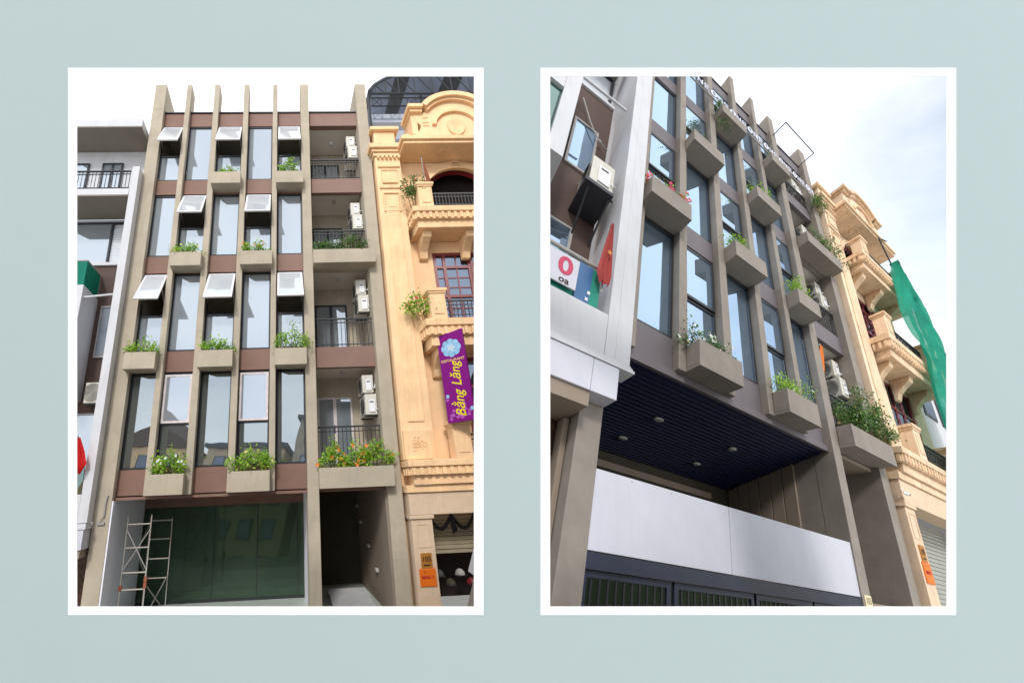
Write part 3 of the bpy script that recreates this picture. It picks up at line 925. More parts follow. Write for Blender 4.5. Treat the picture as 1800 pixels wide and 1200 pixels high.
def villa(site, v):
    left = v == 'L'
    gz = -3.0 if left else -5.2
    XR = 11.9 if left else 12.6
    t = thing(site, 'cream_villa',
              'cream stucco villa with scrolled pediment and moulded balconies in the left opening' if left else
              'cream stucco villa with stacked balconies seen from below in the right opening', 'villa', (9.5, 0.3, gz))
    aged = {} if left else {'cream': 'cream_weathered', 'cream_trim': 'trim_weathered'}
    P = lambda n, mb, m='cream', par=None, bv=0.0: put(site, n, mb, aged.get(m, m), par or t, bevel=bv)
    # main wall round three openings
    P('wall', MB().box(8.52, XR, 0.5, 0.7, 10.98, 11.23), 'cream')
    ops = [(9.40, 11.7, 8.70, 10.975), (9.30, 11.7, 4.70, 7.20), (9.72, 11.7, 1.3, 3.52)]
    zc = [10.98, 7.9, 3.9, -0.1]
    for k, (a, b, c, d) in enumerate(ops):
        zt = zc[k] if k == 0 else zc[k]
        zb_ = zc[k + 1]
        P('wall', MB().box(8.52, a, 0.5, 0.7, zb_, zt), 'cream')
        P('wall', MB().box(b, XR, 0.5, 0.7, zb_, zt), 'cream')
        if c > zb_:
            P('wall', MB().box(a + 0.002, b - 0.002, 0.5, 0.7, zb_, c), 'cream')
        if d < zt:
            P('wall', MB().box(a + 0.002, b - 0.002, 0.5, 0.7, d, zt), 'cream')
        P('room', MB().box(a - 0.15, b + 0.1, 1.05, 1.15, c - 0.3, d + 0.45), 'dark_void')
        P('room', MB().box(a - 0.15, a - 0.05, 0.72, 1.04, c - 0.1, d + 0.44), 'dark_void')
        P('room', MB().box(a - 0.04, b + 0.1, 0.72, 1.04, d + 0.02, d + 0.1), 'dark_void')
    P('side_wall', MB().box(7.66, 7.9, 0.6, 6.0, gz, 11.2), 'cream')
    P('roof', MB().box(7.95, XR, 0.72, 5.0, 11.24, 11.4), 'cream')
    # corner pilaster
    P('pilaster', MB().box(7.66, 8.50, 0.12, 0.58, 0.62, 11.05), 'cream')
    P('pilaster_panel', MB().box(7.86, 8.30, 0.085, 0.118, 1.6, 9.2), 'cream_trim', bv=0.015)
    for (z0, z1, o) in ((11.05, 11.20, 0.06), (11.20, 11.32, 0.12), (11.32, 11.52, 0.2), (12.30, 12.46, 0.10)):
        P('capital', MB().box(7.66 - o, 8.5 + o * 0.6, 0.12 - o, 0.6, z0 + 0.002, z1), 'cream_trim', bv=0.012)
    P('pilaster_head', MB().box(7.70, 8.42, 0.14, 0.8, 11.525, 12.298), 'cream', bv=0.01)
    for k in range(6):
        P('dentil', MB().box(7.72 + k * 0.14, 7.79 + k * 0.14, 0.02, 0.118, 10.93, 11.045), 'cream_trim')
    for z in (10.55, 9.6):
        P('capital_band', MB().box(7.72, 8.46, 0.07, 0.118, z, z + 0.12), 'cream_trim', bv=0.01)
    P('relief', MB().box(7.82, 8.34, 0.06, 0.117, 9.82, 10.4), 'cream_trim', bv=0.02)
    sw = MB()
    for k in range(5):
        pts = [(7.86 + k * 0.105 + 0.05 * math.cos(a), 0.05, 10.42 + 0.07 * math.sin(a)) for a in [math.pi * i / 6 + math.pi for i in range(7)]]
        sw.tube(pts, 0.02, 5)
    P('swag', sw, 'cream_trim')
    fr = MB()
    for q in ((7.80, 8.36, 9.38, 9.42), (7.80, 8.36, 8.62, 8.66), (7.80, 7.84, 8.66, 9.38), (8.32, 8.36, 8.66, 9.38)):
        fr.box(q[0], q[1], 0.075, 0.117, q[2], q[3])
    P('panel_moulding', fr, 'cream_trim')
    P('rosette', MB().box(7.93, 8.23, 0.07, 0.117, 8.78, 9.26), 'cream_trim', bv=0.025)
    # lower pedestal with relief panel
    P('pedestal', MB().box(7.68, 8.40, 0.02, 0.115, 0.62, 1.38), 'cream_trim', bv=0.02)
    rl = MB()
    rnd = random.Random(5)
    for k in range(14):
        a = rnd.random() * 6.28
        cx, cz = 8.04 + 0.2 * math.cos(a) * rnd.random(), 1.0 + 0.2 * math.sin(a) * rnd.random()
        rl.tube([(cx + 0.06 * math.cos(b_), 0.012, cz + 0.06 * math.sin(b_)) for b_ in [i * 0.8 + a for i in range(7)]], 0.012, 4)
    P('relief', rl, 'cream_trim')
    # cornice under the pediment
    P('cornice', MB().box(8.42, XR, -0.5, 0.7, 11.24, 11.40), 'cream_trim', bv=0.015)
    P('cornice', MB().box(8.50, XR, -0.42, 0.49, 11.12, 11.238), 'cream_trim', bv=0.015)
    # pediment
    cx = 10.4
    L_ = [(8.55, 11.402), (8.50, 11.52), (8.56, 11.66), (8.70, 11.68), (8.82, 11.60), (8.98, 11.66), (9.16, 11.86), (9.22, 12.1), (9.05, 12.3), (9.0, 12.72)]
    top = arc(cx, 12.30, 1.12, 158, 22, 18)
    outl = L_ + top + [(2 * cx - x, z) for x, z in reversed(L_)]
    P('pediment', MB().prism(outl, -0.30, 0.35), 'cream', bv=0.0)
    ro, ri = arc(cx, 12.22, 1.36, 148, 32, 22), arc(cx, 12.22, 1.16, 148, 32, 22)
    P('arch_moulding', MB().strip(list(zip(ro, ri)), -0.52, 0.35), 'cream_trim')
    ro, ri = arc(cx, 12.22, 1.158, 150, 30, 22), arc(cx, 12.22, 1.05, 150, 30, 22)
    P('arch_moulding', MB().strip(list(zip(ro, ri)), -0.42, -0.302), 'cream_trim')
    for sx in (-1, 1):
        xa, xb = cx + sx * 1.63, cx + sx * 1.12
        P('ledge', MB().box(min(xa, xb), max(xa, xb), -0.52, 0.35, 12.78, 12.94), 'cream_trim', bv=0.012)
        P('ledge', MB().box(min(xa - sx * 0.08, xb), max(xa - sx * 0.08, xb), -0.42, 0.35, 12.66, 12.775), 'cream_trim', bv=0.012)
        P('scroll_block', MB().box(min(cx + sx * 1.5, cx + sx * 1.3), max(cx + sx * 1.5, cx + sx * 1.3), -0.29, 0.5, 11.69, 12.655), 'cream')
        for zz in (11.6, 12.05, 12.2, 12.45):
            P('groove_bar', MB().box(cx + sx * 1.02 - 0.1, cx + sx * 1.02 + 0.1, -0.325, -0.302, zz, zz + 0.03), 'cream_trim')
    ro, ri = arc(cx, 12.0, 0.82, 175, 5, 20), arc(cx, 12.0, 0.70, 175, 5, 20)
    P('niche_moulding', MB().strip(list(zip(ro, ri)), -0.40, -0.302), 'cream_trim')
    cr = MB()
    cr.prism([(cx + 0.3 * math.cos(a), 12.05 + 0.42 * math.sin(a) * (1 if math.sin(a) > 0 else 1.15)) for a in [2 * math.pi * i / 22 for i in range(22)]], -0.36, -0.302)
    P('crest', cr, 'cream_trim', bv=0.02)
    P('ceiling_ring', MB().tube([(9.9 + 0.16 * math.cos(a), 0.05 + 0.16 * math.sin(a), 11.11) for a in [2 * math.pi * i / 16 for i in range(17)]], 0.02, 6), 'cream_trim')
    # storey mouldings: hood over the arch window, keystone spray
    ro, ri = arc(10.55, 9.55, 1.42, 165, 15, 22), arc(10.55, 9.55, 1.22, 165, 15, 22)
    P('arch_hood', MB().strip(list(zip(ro, ri)), 0.38, 0.498), 'cream_trim')
    ro, ri = arc(10.55, 9.55, 1.6, 165, 15, 22), arc(10.55, 9.55, 1.425, 165, 15, 22)
    P('arch_spandrel', MB().strip(list(zip(ro, ri)), 0.46, 0.498), 'cream')
    ky = MB()
    for k in range(7):
        a = R(30 + 20 * k)
        ky.leaf((10.5, 0.36, 10.85), (math.cos(a), 0, math.sin(a)), (0, -1, 0), 0.28, 0.16)
    P('keystone', ky, 'cream_trim')
    # upper part of arch opening filled to the curve
    for sx in (-1, 1):
        pts = [(10.55 + sx * 1.15, 10.974)] + [(10.55 + sx * 1.15 * math.cos(R(a)), 9.75 + 1.15 * math.sin(R(a))) for a in range(0, 91, 9)]
        P('arch_corner', MB().prism(pts, 0.5, 0.66), 'cream')
    ro, ri = arc(10.55, 9.72, 1.14, 172, 8, 18), arc(10.55, 9.72, 1.02, 172, 8, 18)
    P('arch_frame', MB().strip(list(zip(ro, ri)), 0.62, 0.7), 'red_wood')
    # red window
    wf = MB()
    a, b, c, d = 9.32, 11.68, 4.75, 7.18
    xs2 = [9.32, 9.62, 9.68, 10.12, 10.5, 10.9, 11.3, 11.68]
    for x in (9.32, 9.62, 10.42, 10.5, 11.3, 11.62):
        wf.box(x, x + 0.10, 0.54, 0.64, c, d)
    for z in (4.75, 5.55, 6.62, 7.11):
        wf.box(9.42, 11.62, 0.545, 0.635, z, z + 0.09)
    wn_ = P('window', wf, 'red_wood')
    for x in (10.06, 10.92):
        P('glazing_bar', MB().box(x - 0.02, x + 0.02, 0.57, 0.63, 4.8, 7.12), 'red_wood', wn_)
    for z in (5.15, 5.9, 6.26):
        P('glazing_bar', MB().box(9.39, 11.62, 0.575, 0.625, z, z + 0.04), 'red_wood', wn_)
    P('pane', MB().box(9.35, 11.65, 0.598, 0.603, 4.8, 7.12), 'glass_house', wn_)
    # second floor casement
    wf = MB()
    for x in (9.74, 10.3, 10.9, 11.6):
        wf.box(x, x + 0.07, 0.56, 0.64, 1.35, 3.5)
    for z in (1.35, 2.6, 3.43):
        wf.box(9.81, 11.6, 0.565, 0.635, z, z + 0.07)
    wn_ = P('window', wf, 'red_wood')
    P('pane', MB().box(9.8, 11.65, 0.598, 0.603, 1.4, 3.45), 'glass_house', wn_)
    # balconies
    for (x0, zt, zb_, yf, nm) in ((8.50, 8.35, 7.62, -0.5, 4), (8.46, 4.40, 3.62, -0.5, 3), (7.66, 0.60, 0.0, -0.22, 2)):
        hh = zt - zb_
        sl_ = P('balcony_slab', MB().box(x0, XR, yf, 0.49, zt - hh * 0.28, zt), 'cream_trim', bv=0.02)
        P('balcony_tier', MB().box(x0 + 0.07, XR, yf + 0.07, 0.489, zt - hh * 0.62, zt - hh * 0.28 - 0.002), 'cream_trim', sl_, 0.012)
        P('balcony_tier', MB().box(x0 + 0.16, XR, yf + 0.16, 0.488, zb_, zt - hh * 0.62 - 0.002), 'cream_trim', sl_, 0.012)
        k = 0
        x = x0 + 0.10
        while x < 11.9:
            P('dentil', MB().box(x, x + 0.09, yf + 0.015, yf + 0.068, zt - hh * 0.60, zt - hh * 0.32), 'cream_trim', sl_)
            x += 0.19
        y = yf + 0.12
        while y < 0.4:
            P('dentil', MB().box(x0 + 0.015, x0 + 0.068, y, y + 0.09, zt - hh * 0.60, zt - hh * 0.32), 'cream_trim', sl_)
            y += 0.19
        px = (8.74, 8.66, 8.92)[4 - nm]
        for xx in (px, 11.5):
            pf = yf + 0.04
            P('post', MB().box(xx, xx + 0.44, pf, pf + 0.4, zt + 0.002, zt + 0.85), 'cream', bv=0.012)
            P('post_panel', MB().box(xx + 0.08, xx + 0.36, pf - 0.022, pf - 0.002, zt + 0.14, zt + 0.70), 'cream_trim', bv=0.012)
            P('post_cap', MB().box(xx - 0.06, xx + 0.5, pf - 0.06, pf + 0.46, zt + 0.86, zt + 0.96), 'cream_trim', bv=0.015)
            P('post_cap', MB().box(xx - 0.03, xx + 0.47, pf - 0.03, pf + 0.43, zt + 0.80, zt + 0.858), 'cream_trim', bv=0.01)
        railing(site, t, px + 0.46, 11.48, yf + 0.16, zt + 0.06, zt + 0.62, 'black_metal', 22, 'balcony_railing')
        sc_ = MB()
        for k in range(14):
            cxx = px + 0.58 + k * 0.19
            if cxx > 11.3:
                break
            sc_.tube([(cxx + 0.06 * math.cos(a), yf + 0.16, zt + 0.32 + 0.1 * math.sin(a)) for a in [2 * math.pi * i / 10 for i in range(11)]], 0.008, 4)
        P('railing_scrolls', sc_, 'black_metal')
        railing_side = MB()
        railing_side.box(px + 0.1, px + 0.14, yf + 0.45, 0.49, zt + 0.55, zt + 0.6)
        P('side_rail', railing_side, 'black_metal')
        for bx in (x0 + 0.35, 10.2, 11.6):
            if nm == 2:
                continue
            pr = [(0.0, 0.0), (0.0, -0.75), (-0.12, -0.72), (-0.2, -0.5), (-0.42, -0.3), (-0.62, -0.18), (-0.66, 0.0)]
            bk = MB()
            aa = [(bx, 0.49 + y_, zb_ - 0.004 + z_) for y_, z_ in pr]
            bb = [(bx + 0.26, 0.49 + y_, zb_ - 0.004 + z_) for y_, z_ in pr]
            n_ = len(pr)
            bk.add(aa + bb, [tuple(range(n_)), tuple(range(2 * n_ - 1, n_ - 1, -1))] + [(i, n_ + i, n_ + (i + 1) % n_, (i + 1) % n_) for i in range(n_)])
            P('bracket', bk, 'cream_trim', bv=0.02)
    # ground storey
    P('lintel', MB().box(7.68, XR, 0.08, 0.7, -0.70, -0.18), 'cream_stone', bv=0.012)
    P('lintel_cap', MB().box(7.64, XR, 0.02, 0.48, -0.178, -0.004), 'cream_trim', bv=0.012)
    P('pier', MB().box(7.70, 8.22, 0.12, 1.0, gz, -0.79), 'cream_stone', bv=0.01)
    P('pier_cap', MB().box(7.66, 8.26, 0.07, 1.0, -0.788, -0.704), 'cream_stone', bv=0.01)
    fr = MB()
    for q in ((7.80, 8.12, -0.92, -0.90), (7.80, 8.12, -1.42, -1.40), (7.80, 7.82, -1.40, -0.92), (8.10, 8.12, -1.40, -0.92)):
        fr.box(q[0], q[1], 0.105, 0.118, q[2], q[3])
    P('pier_moulding', fr, 'cream_stone')
    sb = -1.70 if left else gz
    z = -0.71
    sh = P('shutter', MB().box(8.30, XR, 1.08, 1.10, sb, -0.71), 'shutter' if left else 'shutter_grey')
    k = 0
    while z - 0.095 > sb and k < 22:
        P('slat', MB().box(8.30, XR, 1.045, 1.078, z - 0.088, z), 'shutter' if left else 'shutter_grey', sh, 0.008)
        z -= 0.10
        k += 1
    P('shop_void', MB().box(8.0, XR, 2.6, 2.7, gz, -0.71), 'dark_void')
    if left:
        P('shop_side', MB().box(8.1, 8.25, 1.2, 2.59, gz, -0.71), 'dark_void')
    return t

villa(LEFT, 'L')
villa(RIGHT, 'R')

# ------------------------------------------------------------------ left view: small things
S = LEFT
def acs(site, side):
    where = 'left' if side == 'L' else 'right'
    fl = {2: ('first', 1.92), 3: ('second', 5.16), 4: ('third', 8.33), 5: ('top', 11.56)}
    for f, (nm, z) in fl.items():
        g = 'air conditioners on the balconies of the %s view' % where
        ac_unit(site, 'lower white air conditioner on the %s balcony of the %s view' % (nm, where), 6.86, 7.20, 0.62, 1.40, z, z + 0.60, group=g)
        ac_unit(site, 'upper white air conditioner on the %s balcony of the %s view' % (nm, where), 6.84, 7.16, 0.72, 1.45, z + 0.66, z + 1.2, group=g)
acs(S, 'L')
ac_unit(S, 'white air conditioner on the brown wall beside the white pier, left view', -1.30, -0.72, 0.62, 0.98, 2.52, 3.12, face='y')

gL = 'potted shrubs in the planters of the left view'
plant(S, 'white flowering shrub in the lowest planter nearest the white house, left view', (1.45, 0.22, 0.42), 0.85, 0.52, 1, flower='flower_white', nf=14, n=420, group=gL)
plant(S, 'yellow green shrub in the lowest planter left of centre pane, above glazed shopfront', (3.70, 0.22, 0.42), 0.90, 0.56, 2, flower='flower_yellow', nf=6, n=420, group=gL)
plant(S, 'orange flowering shrub at the left end of the lowest balcony planter', (5.85, 0.22, 0.42), 0.72, 0.66, 3, fsize=0.065, flower='flower_orange', nf=6, n=380, group=gL)
plant(S, 'orange flowering shrub in the middle of the lowest balcony planter', (6.38, 0.22, 0.42), 0.70, 0.58, 4, fsize=0.065, flower='flower_orange', nf=12, n=380, group=gL)
plant(S, 'orange flowering shrub at the right end of the lowest balcony planter', (6.92, 0.22, 0.42), 0.72, 0.62, 5, fsize=0.065, flower='flower_orange', nf=5, n=380, group=gL)
plant(S, 'spreading green shrub in the second row planter next to the white house', (0.48, 0.22, 3.72), 0.95, 0.40, 6, n=330, group=gL)
plant(S, 'bright green shrub in the middle planter of the second row, left view', (2.62, 0.22, 3.72), 0.85, 0.50, 7, n=330, group=gL)
plant(S, 'feathery green shrub in the second row planter beside the balcony', (4.75, 0.22, 3.72), 1.0, 0.62, 8, n=300, lean=(0.1, 0), group=gL)
plant(S, 'dense green shrub in the left planter of the third row, left view', (1.52, 0.22, 7.02), 0.80, 0.40, 9, n=300, flower='flower_yellow', nf=5, group=gL)
plant(S, 'green shrub with a few orange blooms in the third row planter, left view', (3.66, 0.22, 7.02), 0.75, 0.52, 10, n=260, flower='flower_orange', nf=7, group=gL)
plant(S, 'round green bush at the left end of the third floor balcony', (5.85, 0.22, 7.02), 0.62, 0.45, 11, n=340, leaf='dark', group=gL)
plant(S, 'taller green bush at the right end of the third floor balcony', (6.62, 0.22, 7.02), 0.85, 0.72, 12, n=420, leaf='dark', group=gL)
plant(S, 'small green shrub in the middle planter of the top row, left view', (2.65, 0.22, 10.28), 0.60, 0.34, 13, n=200, group=gL)
plant(S, 'upright green shrub in the top planter beside the balcony, left view', (4.68, 0.22, 10.28), 0.55, 0.78, 14, n=300, group=gL)
plant(S, 'straggling shrub in a pot beside the upper villa balcony post, left view', (8.66, -0.25, 8.36), 0.60, 1.75, 15, n=300, leaf='dark', size=0.09, flower='flower_red', nf=4, stems=8, name='balcony_shrub')
plant(S, 'red flowering straggling shrub beside the lower villa balcony post, left view', (8.52, -0.25, 4.41), 0.85, 1.05, 16, n=300, leaf='light', size=0.09, flower='flower_red', nf=8, stems=8, lean=(-0.1, 0), name='balcony_shrub')

# scaffold on the shop floor
sc = thing(S, 'scaffold_tower', 'rusty white tubular scaffold frames beside the white jamb of the shopfront', 'scaffold', (0.7, 1.2, -2.94))
def post(x, y, z0, z1, n='post'):
    put(S, n, MB().tube([(x, y, z0), (x, y, z1)], 0.015, 8), 'scaffold', sc)
post(0.33, 1.0, -2.94, -0.50)
post(0.97, 1.0, -2.94, -0.46)
post(0.62, 2.1, -2.94, -0.60)
post(1.27, 2.1, -2.94, -0.62)
for z in (-0.68, -1.23, -1.79, -2.16):
    put(S, 'rung', MB().tube([(0.33, 1.0, z), (0.97, 1.0, z)], 0.016, 8), 'scaffold', sc)
for z in (-0.67, -1.15, -1.64, -2.11):
    put(S, 'rung', MB().tube([(0.62, 2.1, z), (1.27, 2.1, z)], 0.015, 8), 'scaffold', sc)
for p, q in (((0.33, 1.0, -0.75), (0.62, 2.1, -2.0)), ((0.33, 1.0, -2.0), (0.62, 2.1, -0.75)), ((0.97, 1.0, -2.05), (1.27, 2.1, -2.9)), ((0.97, 1.0, -2.9), (1.27, 2.1, -2.05)), ((0.33, 1.0, -0.8), (0.97, 1.0, -1.75)), ((0.97, 1.0, -0.8), (0.33, 1.0, -1.75))):
    put(S, 'brace', MB().tube([p, q], 0.013, 6), 'steel', sc)
for x, y, z in ((0.33, 1.0, -2.12), (0.97, 1.0, -2.08), (0.97, 1.0, -1.95)):
    put(S, 'clamp', MB().box(x - 0.04, x + 0.04, y - 0.04, y + 0.04, z - 0.06, z + 0.06), 'clay', sc, bevel=0.01)
rm = thing(S, 'ramp_plate', 'pale metal ramp plate on the floor of the passage', 'ramp', (6.6, 2.0, -2.93))
put(S, 'plate', MB().hexa([(5.85, 1.0, -2.93), (6.95, 1.0, -2.93), (6.95, 2.8, -2.75), (5.85, 2.8, -2.75)], [(5.85, 1.0, -2.90), (6.95, 1.0, -2.90), (6.95, 2.8, -2.72), (5.85, 2.8, -2.72)]), 'ramp', rm)
put(S, 'lip', MB().box(5.85, 6.95, 2.81, 2.9, -2.93, -2.72), 'steel', rm)

# conduit on the first pier
cn = thing(S, 'conduit', 'bent grey conduit with bracket on the beige pier beside white house', 'pipe', (-0.1, 0.27, -0.6))
put(S, 'pipe', MB().tube([(-0.02, 0.27, 0.05), (-0.05, 0.26, -0.1), (-0.05, 0.26, -0.42), (-0.14, 0.25, -0.55)], 0.018, 6), 'steel', cn)
put(S, 'clip', MB().box(-0.2, -0.02, 0.25, 0.296, -0.62, -0.56), 'steel', cn)

# flag of the white house
def flag(site, label, pts, w, m, star, seed, pole=None, name='flag'):
    """hanging folded cloth along a list of centre points"""
    rnd = random.Random(seed)
    t = thing(site, name, label, 'flag', pts[0])
    n = 10
    mb = MB()
    rows = []
    for i, p in enumerate(pts):
        ww = w[i]
        row = []
        for k in range(n + 1):
            u = k / n * 2 - 1
            row.append((p[0] + u * ww, p[1] + 0.05 * math.sin(k * 2.1 + i * 0.3), p[2] + 0.02 * math.sin(k * 1.3)))
        rows.append(row)
    vs_ = [q for r_ in rows for q in r_]
    fs_ = [(i * (n + 1) + k, i * (n + 1) + k + 1, (i + 1) * (n + 1) + k + 1, (i + 1) * (n + 1) + k) for i in range(len(pts) - 1) for k in range(n)]
    mb.add(vs_, fs_)
    put(site, 'cloth', mb, m, t, smooth=True)
    if star:
        st = MB()
        c = pts[len(pts) // 2]
        q = []
        for k in range(10):
            r_ = star if k % 2 == 0 else star * 0.42
            a = math.pi / 2 + k * math.pi / 5
            q.append((c[0] + r_ * math.cos(a) * 0.7, c[1] - 0.075, c[2] + r_ * math.sin(a)))
        st.add([(c[0], c[1] - 0.08, c[2])] + q, [(0, 1 + k, 1 + (k + 1) % 10) for k in range(10)])
        put(site, 'star', st, 'yellow_paint', t)
    if pole:
        put(site, 'pole', MB().tube(pole, 0.015, 6), 'steel', t)
    return t
flag(S, 'bright red flag hanging from the white house balcony at the left edge', [(-0.84, -0.2, 1.45), (-0.74, -0.2, 1.1), (-0.68, -0.2, 0.8), (-0.70, -0.2, 0.58)], [0.04, 0.12, 0.17, 0.06], 'red_bright', 0, 3, [(-0.85, -0.2, 1.5), (-0.9, 0.1, 0.8)])
flag(S, 'furled dark red flag on a pole beside the villa arch window', [(9.10, -0.3, 10.35), (9.14, -0.3, 9.95), (9.20, -0.3, 9.5), (9.16, -0.3, 9.3)], [0.02, 0.05, 0.07, 0.03], 'clay', 0, 4, [(9.05, -0.32, 10.55), (9.12, -0.2, 9.2)])

# purple restaurant sign
sg = thing(S, 'restaurant_sign', 'purple blade sign with yellow lettering and pale blue flower on the cream villa', 'sign', (9.0, -0.5, 1.45))
pa, pb = Vector((8.77, -0.30, 0)), Vector((9.28, -0.75, 0))
U = (pb - pa).normalized()
wS = (pb - pa).length
N = Vector((-0.66, -0.75, 0)).normalized()
Zv = Vector((0, 0, 1))
def sp(u, v, o=0.0):
    return pa + U * (wS * u) + Zv * v + N * o
put(S, 'panel', MB().hexa([sp(0, 1.47), sp(1, 1.49), sp(1, 1.49, -0.1), sp(0, 1.47, -0.1)], [sp(0, 3.88), sp(1, 3.97), sp(1, 3.97, -0.1), sp(0, 3.88, -0.1)]), 'purple', sg)
flw = MB()
for k in range(8):
    a = 2 * math.pi * k / 8
    c = sp(0.5 + 0.24 * math.cos(a), 3.48 + 0.155 * math.sin(a), 0.006)
    flw.disc(c, U, Zv, 0.10, 0.11, 12)
flw.disc(sp(0.5, 3.48, 0.007), U, Zv, 0.19, 0.17, 16)
put(S, 'flower_picture', flw, 'sky_blue', sg)
ct = MB()
for k in range(5):
    ct.leaf(sp(0.5, 3.48, 0.011), U * math.cos(k * 1.256) + Zv * math.sin(k * 1.256), N, 0.12, 0.05)
put(S, 'flower_veins', ct, 'flower_white', sg)
text(S, 'lettering', 'RESTAURANT', 0.098, sp(0.5, 3.13, 0.008), U, Zv, 'text_cream', sg, bold=0.002)
text(S, 'lettering', 'Bằng', 0.34, sp(0.55, 1.93, 0.008), Zv, -U, 'text_yellow', sg, shear=0.35, bold=0.004)
text(S, 'lettering', 'Lăng', 0.34, sp(0.55, 2.73, 0.008), Zv, -U, 'text_yellow', sg, shear=0.35, bold=0.004)
dots = MB()
rnd = random.Random(9)
for k in range(16):
    u, v_ = rnd.uniform(0.08, 0.92), 1.5 + abs(rnd.gauss(0, 0.24))
    for j in range(5):
        a = j * 1.256 + k
        dots.leaf(sp(u, v_ + 0.05, 0.005), U * math.cos(a) + Zv * math.sin(a), N, 0.055, 0.035)
put(S, 'printed_petals', dots, 'lilac', sg)
d2 = MB()
for (u, v_) in ((0.12, 2.16), (0.95, 1.78)):
    d2.disc(sp(u, v_, 0.007), U, Zv, 0.045, 0.05, 12)
put(S, 'printed_blossoms', d2, 'sky_blue', sg)
put(S, 'bracket', MB().tube([(9.28, -0.70, 3.6), (9.4, 0.45, 3.6)], 0.02, 6), 'black_metal', sg)

def villa_signs(site, side):
    a = thing(site, 'number_plaque', 'brown brass number plaque above the orange board, %s view' % side, 'plaque', (7.95, 0.1, -1.86))
    put(site, 'backing', MB().box(7.84, 8.10, 0.094, 0.117, -1.86, -1.54), 'brass', a)
    text(site, 'lettering', '105', 0.15, (7.97, 0.09, -1.67), (1, 0, 0), (0, 0, 1), 'ink', a, bold=0.004)
    put(site, 'band', MB().box(7.89, 8.05, 0.089, 0.093, -1.81, -1.78), 'ink', a)
    b = thing(site, 'orange_board', 'orange notice board on the cream pier under the number plaque, %s view' % side, 'sign', (7.95, 0.1, -2.25))
    put(site, 'backing', MB().box(7.77, 8.16, 0.088, 0.117, -2.24, -1.865), 'orange_sign', b, bevel=0.02)
    text(site, 'lettering', 'MINH Y', 0.085, (7.96, 0.084, -2.05), (1, 0, 0), (0, 0, 1), 'ink_red', b, bold=0.003)
    text(site, 'lettering', 'Cty   - - - -', 0.045, (7.96, 0.084, -1.93), (1, 0, 0), (0, 0, 1), 'ink', b)
villa_signs(S, 'left')

# black swags over the shutter
for k in range(2):
    g_ = thing(S, 'cloth_swag', ['black cloth swag over the shutter beside the cream pier', 'black cloth swag over the shutter at the right edge of left opening'][k], 'swag', (8.7 + k * 0.62, 1.0, -0.75))
    x0 = 8.42 + k * 0.62
    mb = MB()
    pts = [(x0 + 0.62 * i / 10, 1.0, -0.76 - 0.36 * math.sin(math.pi * i / 10)) for i in range(11)]
    mb.tube(pts, [0.02 + 0.03 * math.sin(math.pi * i / 10) for i in range(11)], 6)
    put(S, 'drape', mb, 'black_metal', g_, smooth=True)
    put(S, 'tail', MB().hexa([(x0 + 0.56, 0.98, -0.74), (x0 + 0.64, 0.98, -0.74), (x0 + 0.64, 1.0, -0.74), (x0 + 0.56, 1.0, -0.74)], [(x0 + 0.60, 0.98, -1.25), (x0 + 0.74, 0.98, -1.16), (x0 + 0.74, 1.0, -1.16), (x0 + 0.60, 1.0, -1.25)]), 'black_metal', g_)

# goods in the dark shop under the shutter
rnd = random.Random(21)
for k in range(4):
    x, z = 8.75 + 0.28 * k, -2.3 - 0.22 * (k % 2)
    h_ = thing(S, 'helmet', ['grey rounded helmet hung in the dark shop doorway, nearest the pier', 'brown rounded helmet low in the dark shop doorway',
                             'pale rounded helmet in the middle of the dark shop doorway', 'reddish helmet at the right edge of the dark shop doorway'][k], 'helmet', (x, 1.6, z))
    sh_ = MB()
    n1, n2 = 6, 12
    vv = []
    for i in range(n1 + 1):
        a = math.pi / 2 * i / n1
        for j in range(n2):
            b = 2 * math.pi * j / n2
            vv.append((x + 0.13 * math.cos(a) * math.cos(b), 1.6 + 0.13 * math.cos(a) * math.sin(b), z + 0.15 * math.sin(a)))
    sh_.add(vv, [(i * n2 + j, i * n2 + (j + 1) % n2, (i + 1) * n2 + (j + 1) % n2, (i + 1) * n2 + j) for i in range(n1) for j in range(n2)])
    put(S, 'shell', sh_, ['ac_grille', 'recess_dark', 'steel', 'red_wood'][k], h_, smooth=True)
    put(S, 'visor', MB().hexa([(x - 0.11, 1.44, z - 0.01), (x + 0.11, 1.44, z - 0.01), (x + 0.11, 1.55, z + 0.01), (x - 0.11, 1.55, z + 0.01)], [(x - 0.11, 1.44, z + 0.0), (x + 0.11, 1.44, z + 0.0), (x + 0.11, 1.55, z + 0.02), (x - 0.11, 1.55, z + 0.02)]), 'black_metal', h_)

# rooftop canopy behind the villa
rc = thing(S, 'rooftop_canopy', 'dark metal rooftop canopy with truss and grey sheeting behind the cream pediment', 'canopy', (9.5, 2.5, 11.4))
n = 12
va = []
for i in range(n + 1):
    a = R(168 - 156 * i / n)
    for y in (1.6, 5.5):
        va.append((11.6 + 3.6 * math.cos(a), y, 16.15 + 1.9 * math.sin(a)))
for i in range(n):
    q = [va[2 * i], va[2 * i + 2], va[2 * i + 3], va[2 * i + 1]]
    p2 = [(x, y, z + 0.03) for x, y, z in q]
    put(S, 'roof_sheet', MB().hexa(q, p2), 'roof_clear' if i % 3 else 'roof_sheet', rc)
tr = MB()
arcp = [(11.6 + 3.55 * math.cos(R(168 - 156 * i / n)), 1.62, 16.1 + 1.88 * math.sin(R(168 - 156 * i / n))) for i in range(n + 1)]
tr.tube(arcp, 0.05, 6)
tr.tube([(8.12, 1.62, 16.35), (15.0, 1.62, 16.35)], 0.05, 6)
for i in range(n):
    tr.tube([arcp[i], (arcp[i + 1][0], 1.62, 16.35)], 0.025, 5)
    tr.tube([arcp[i + 1], (arcp[i + 1][0], 1.62, 16.35)], 0.025, 5)
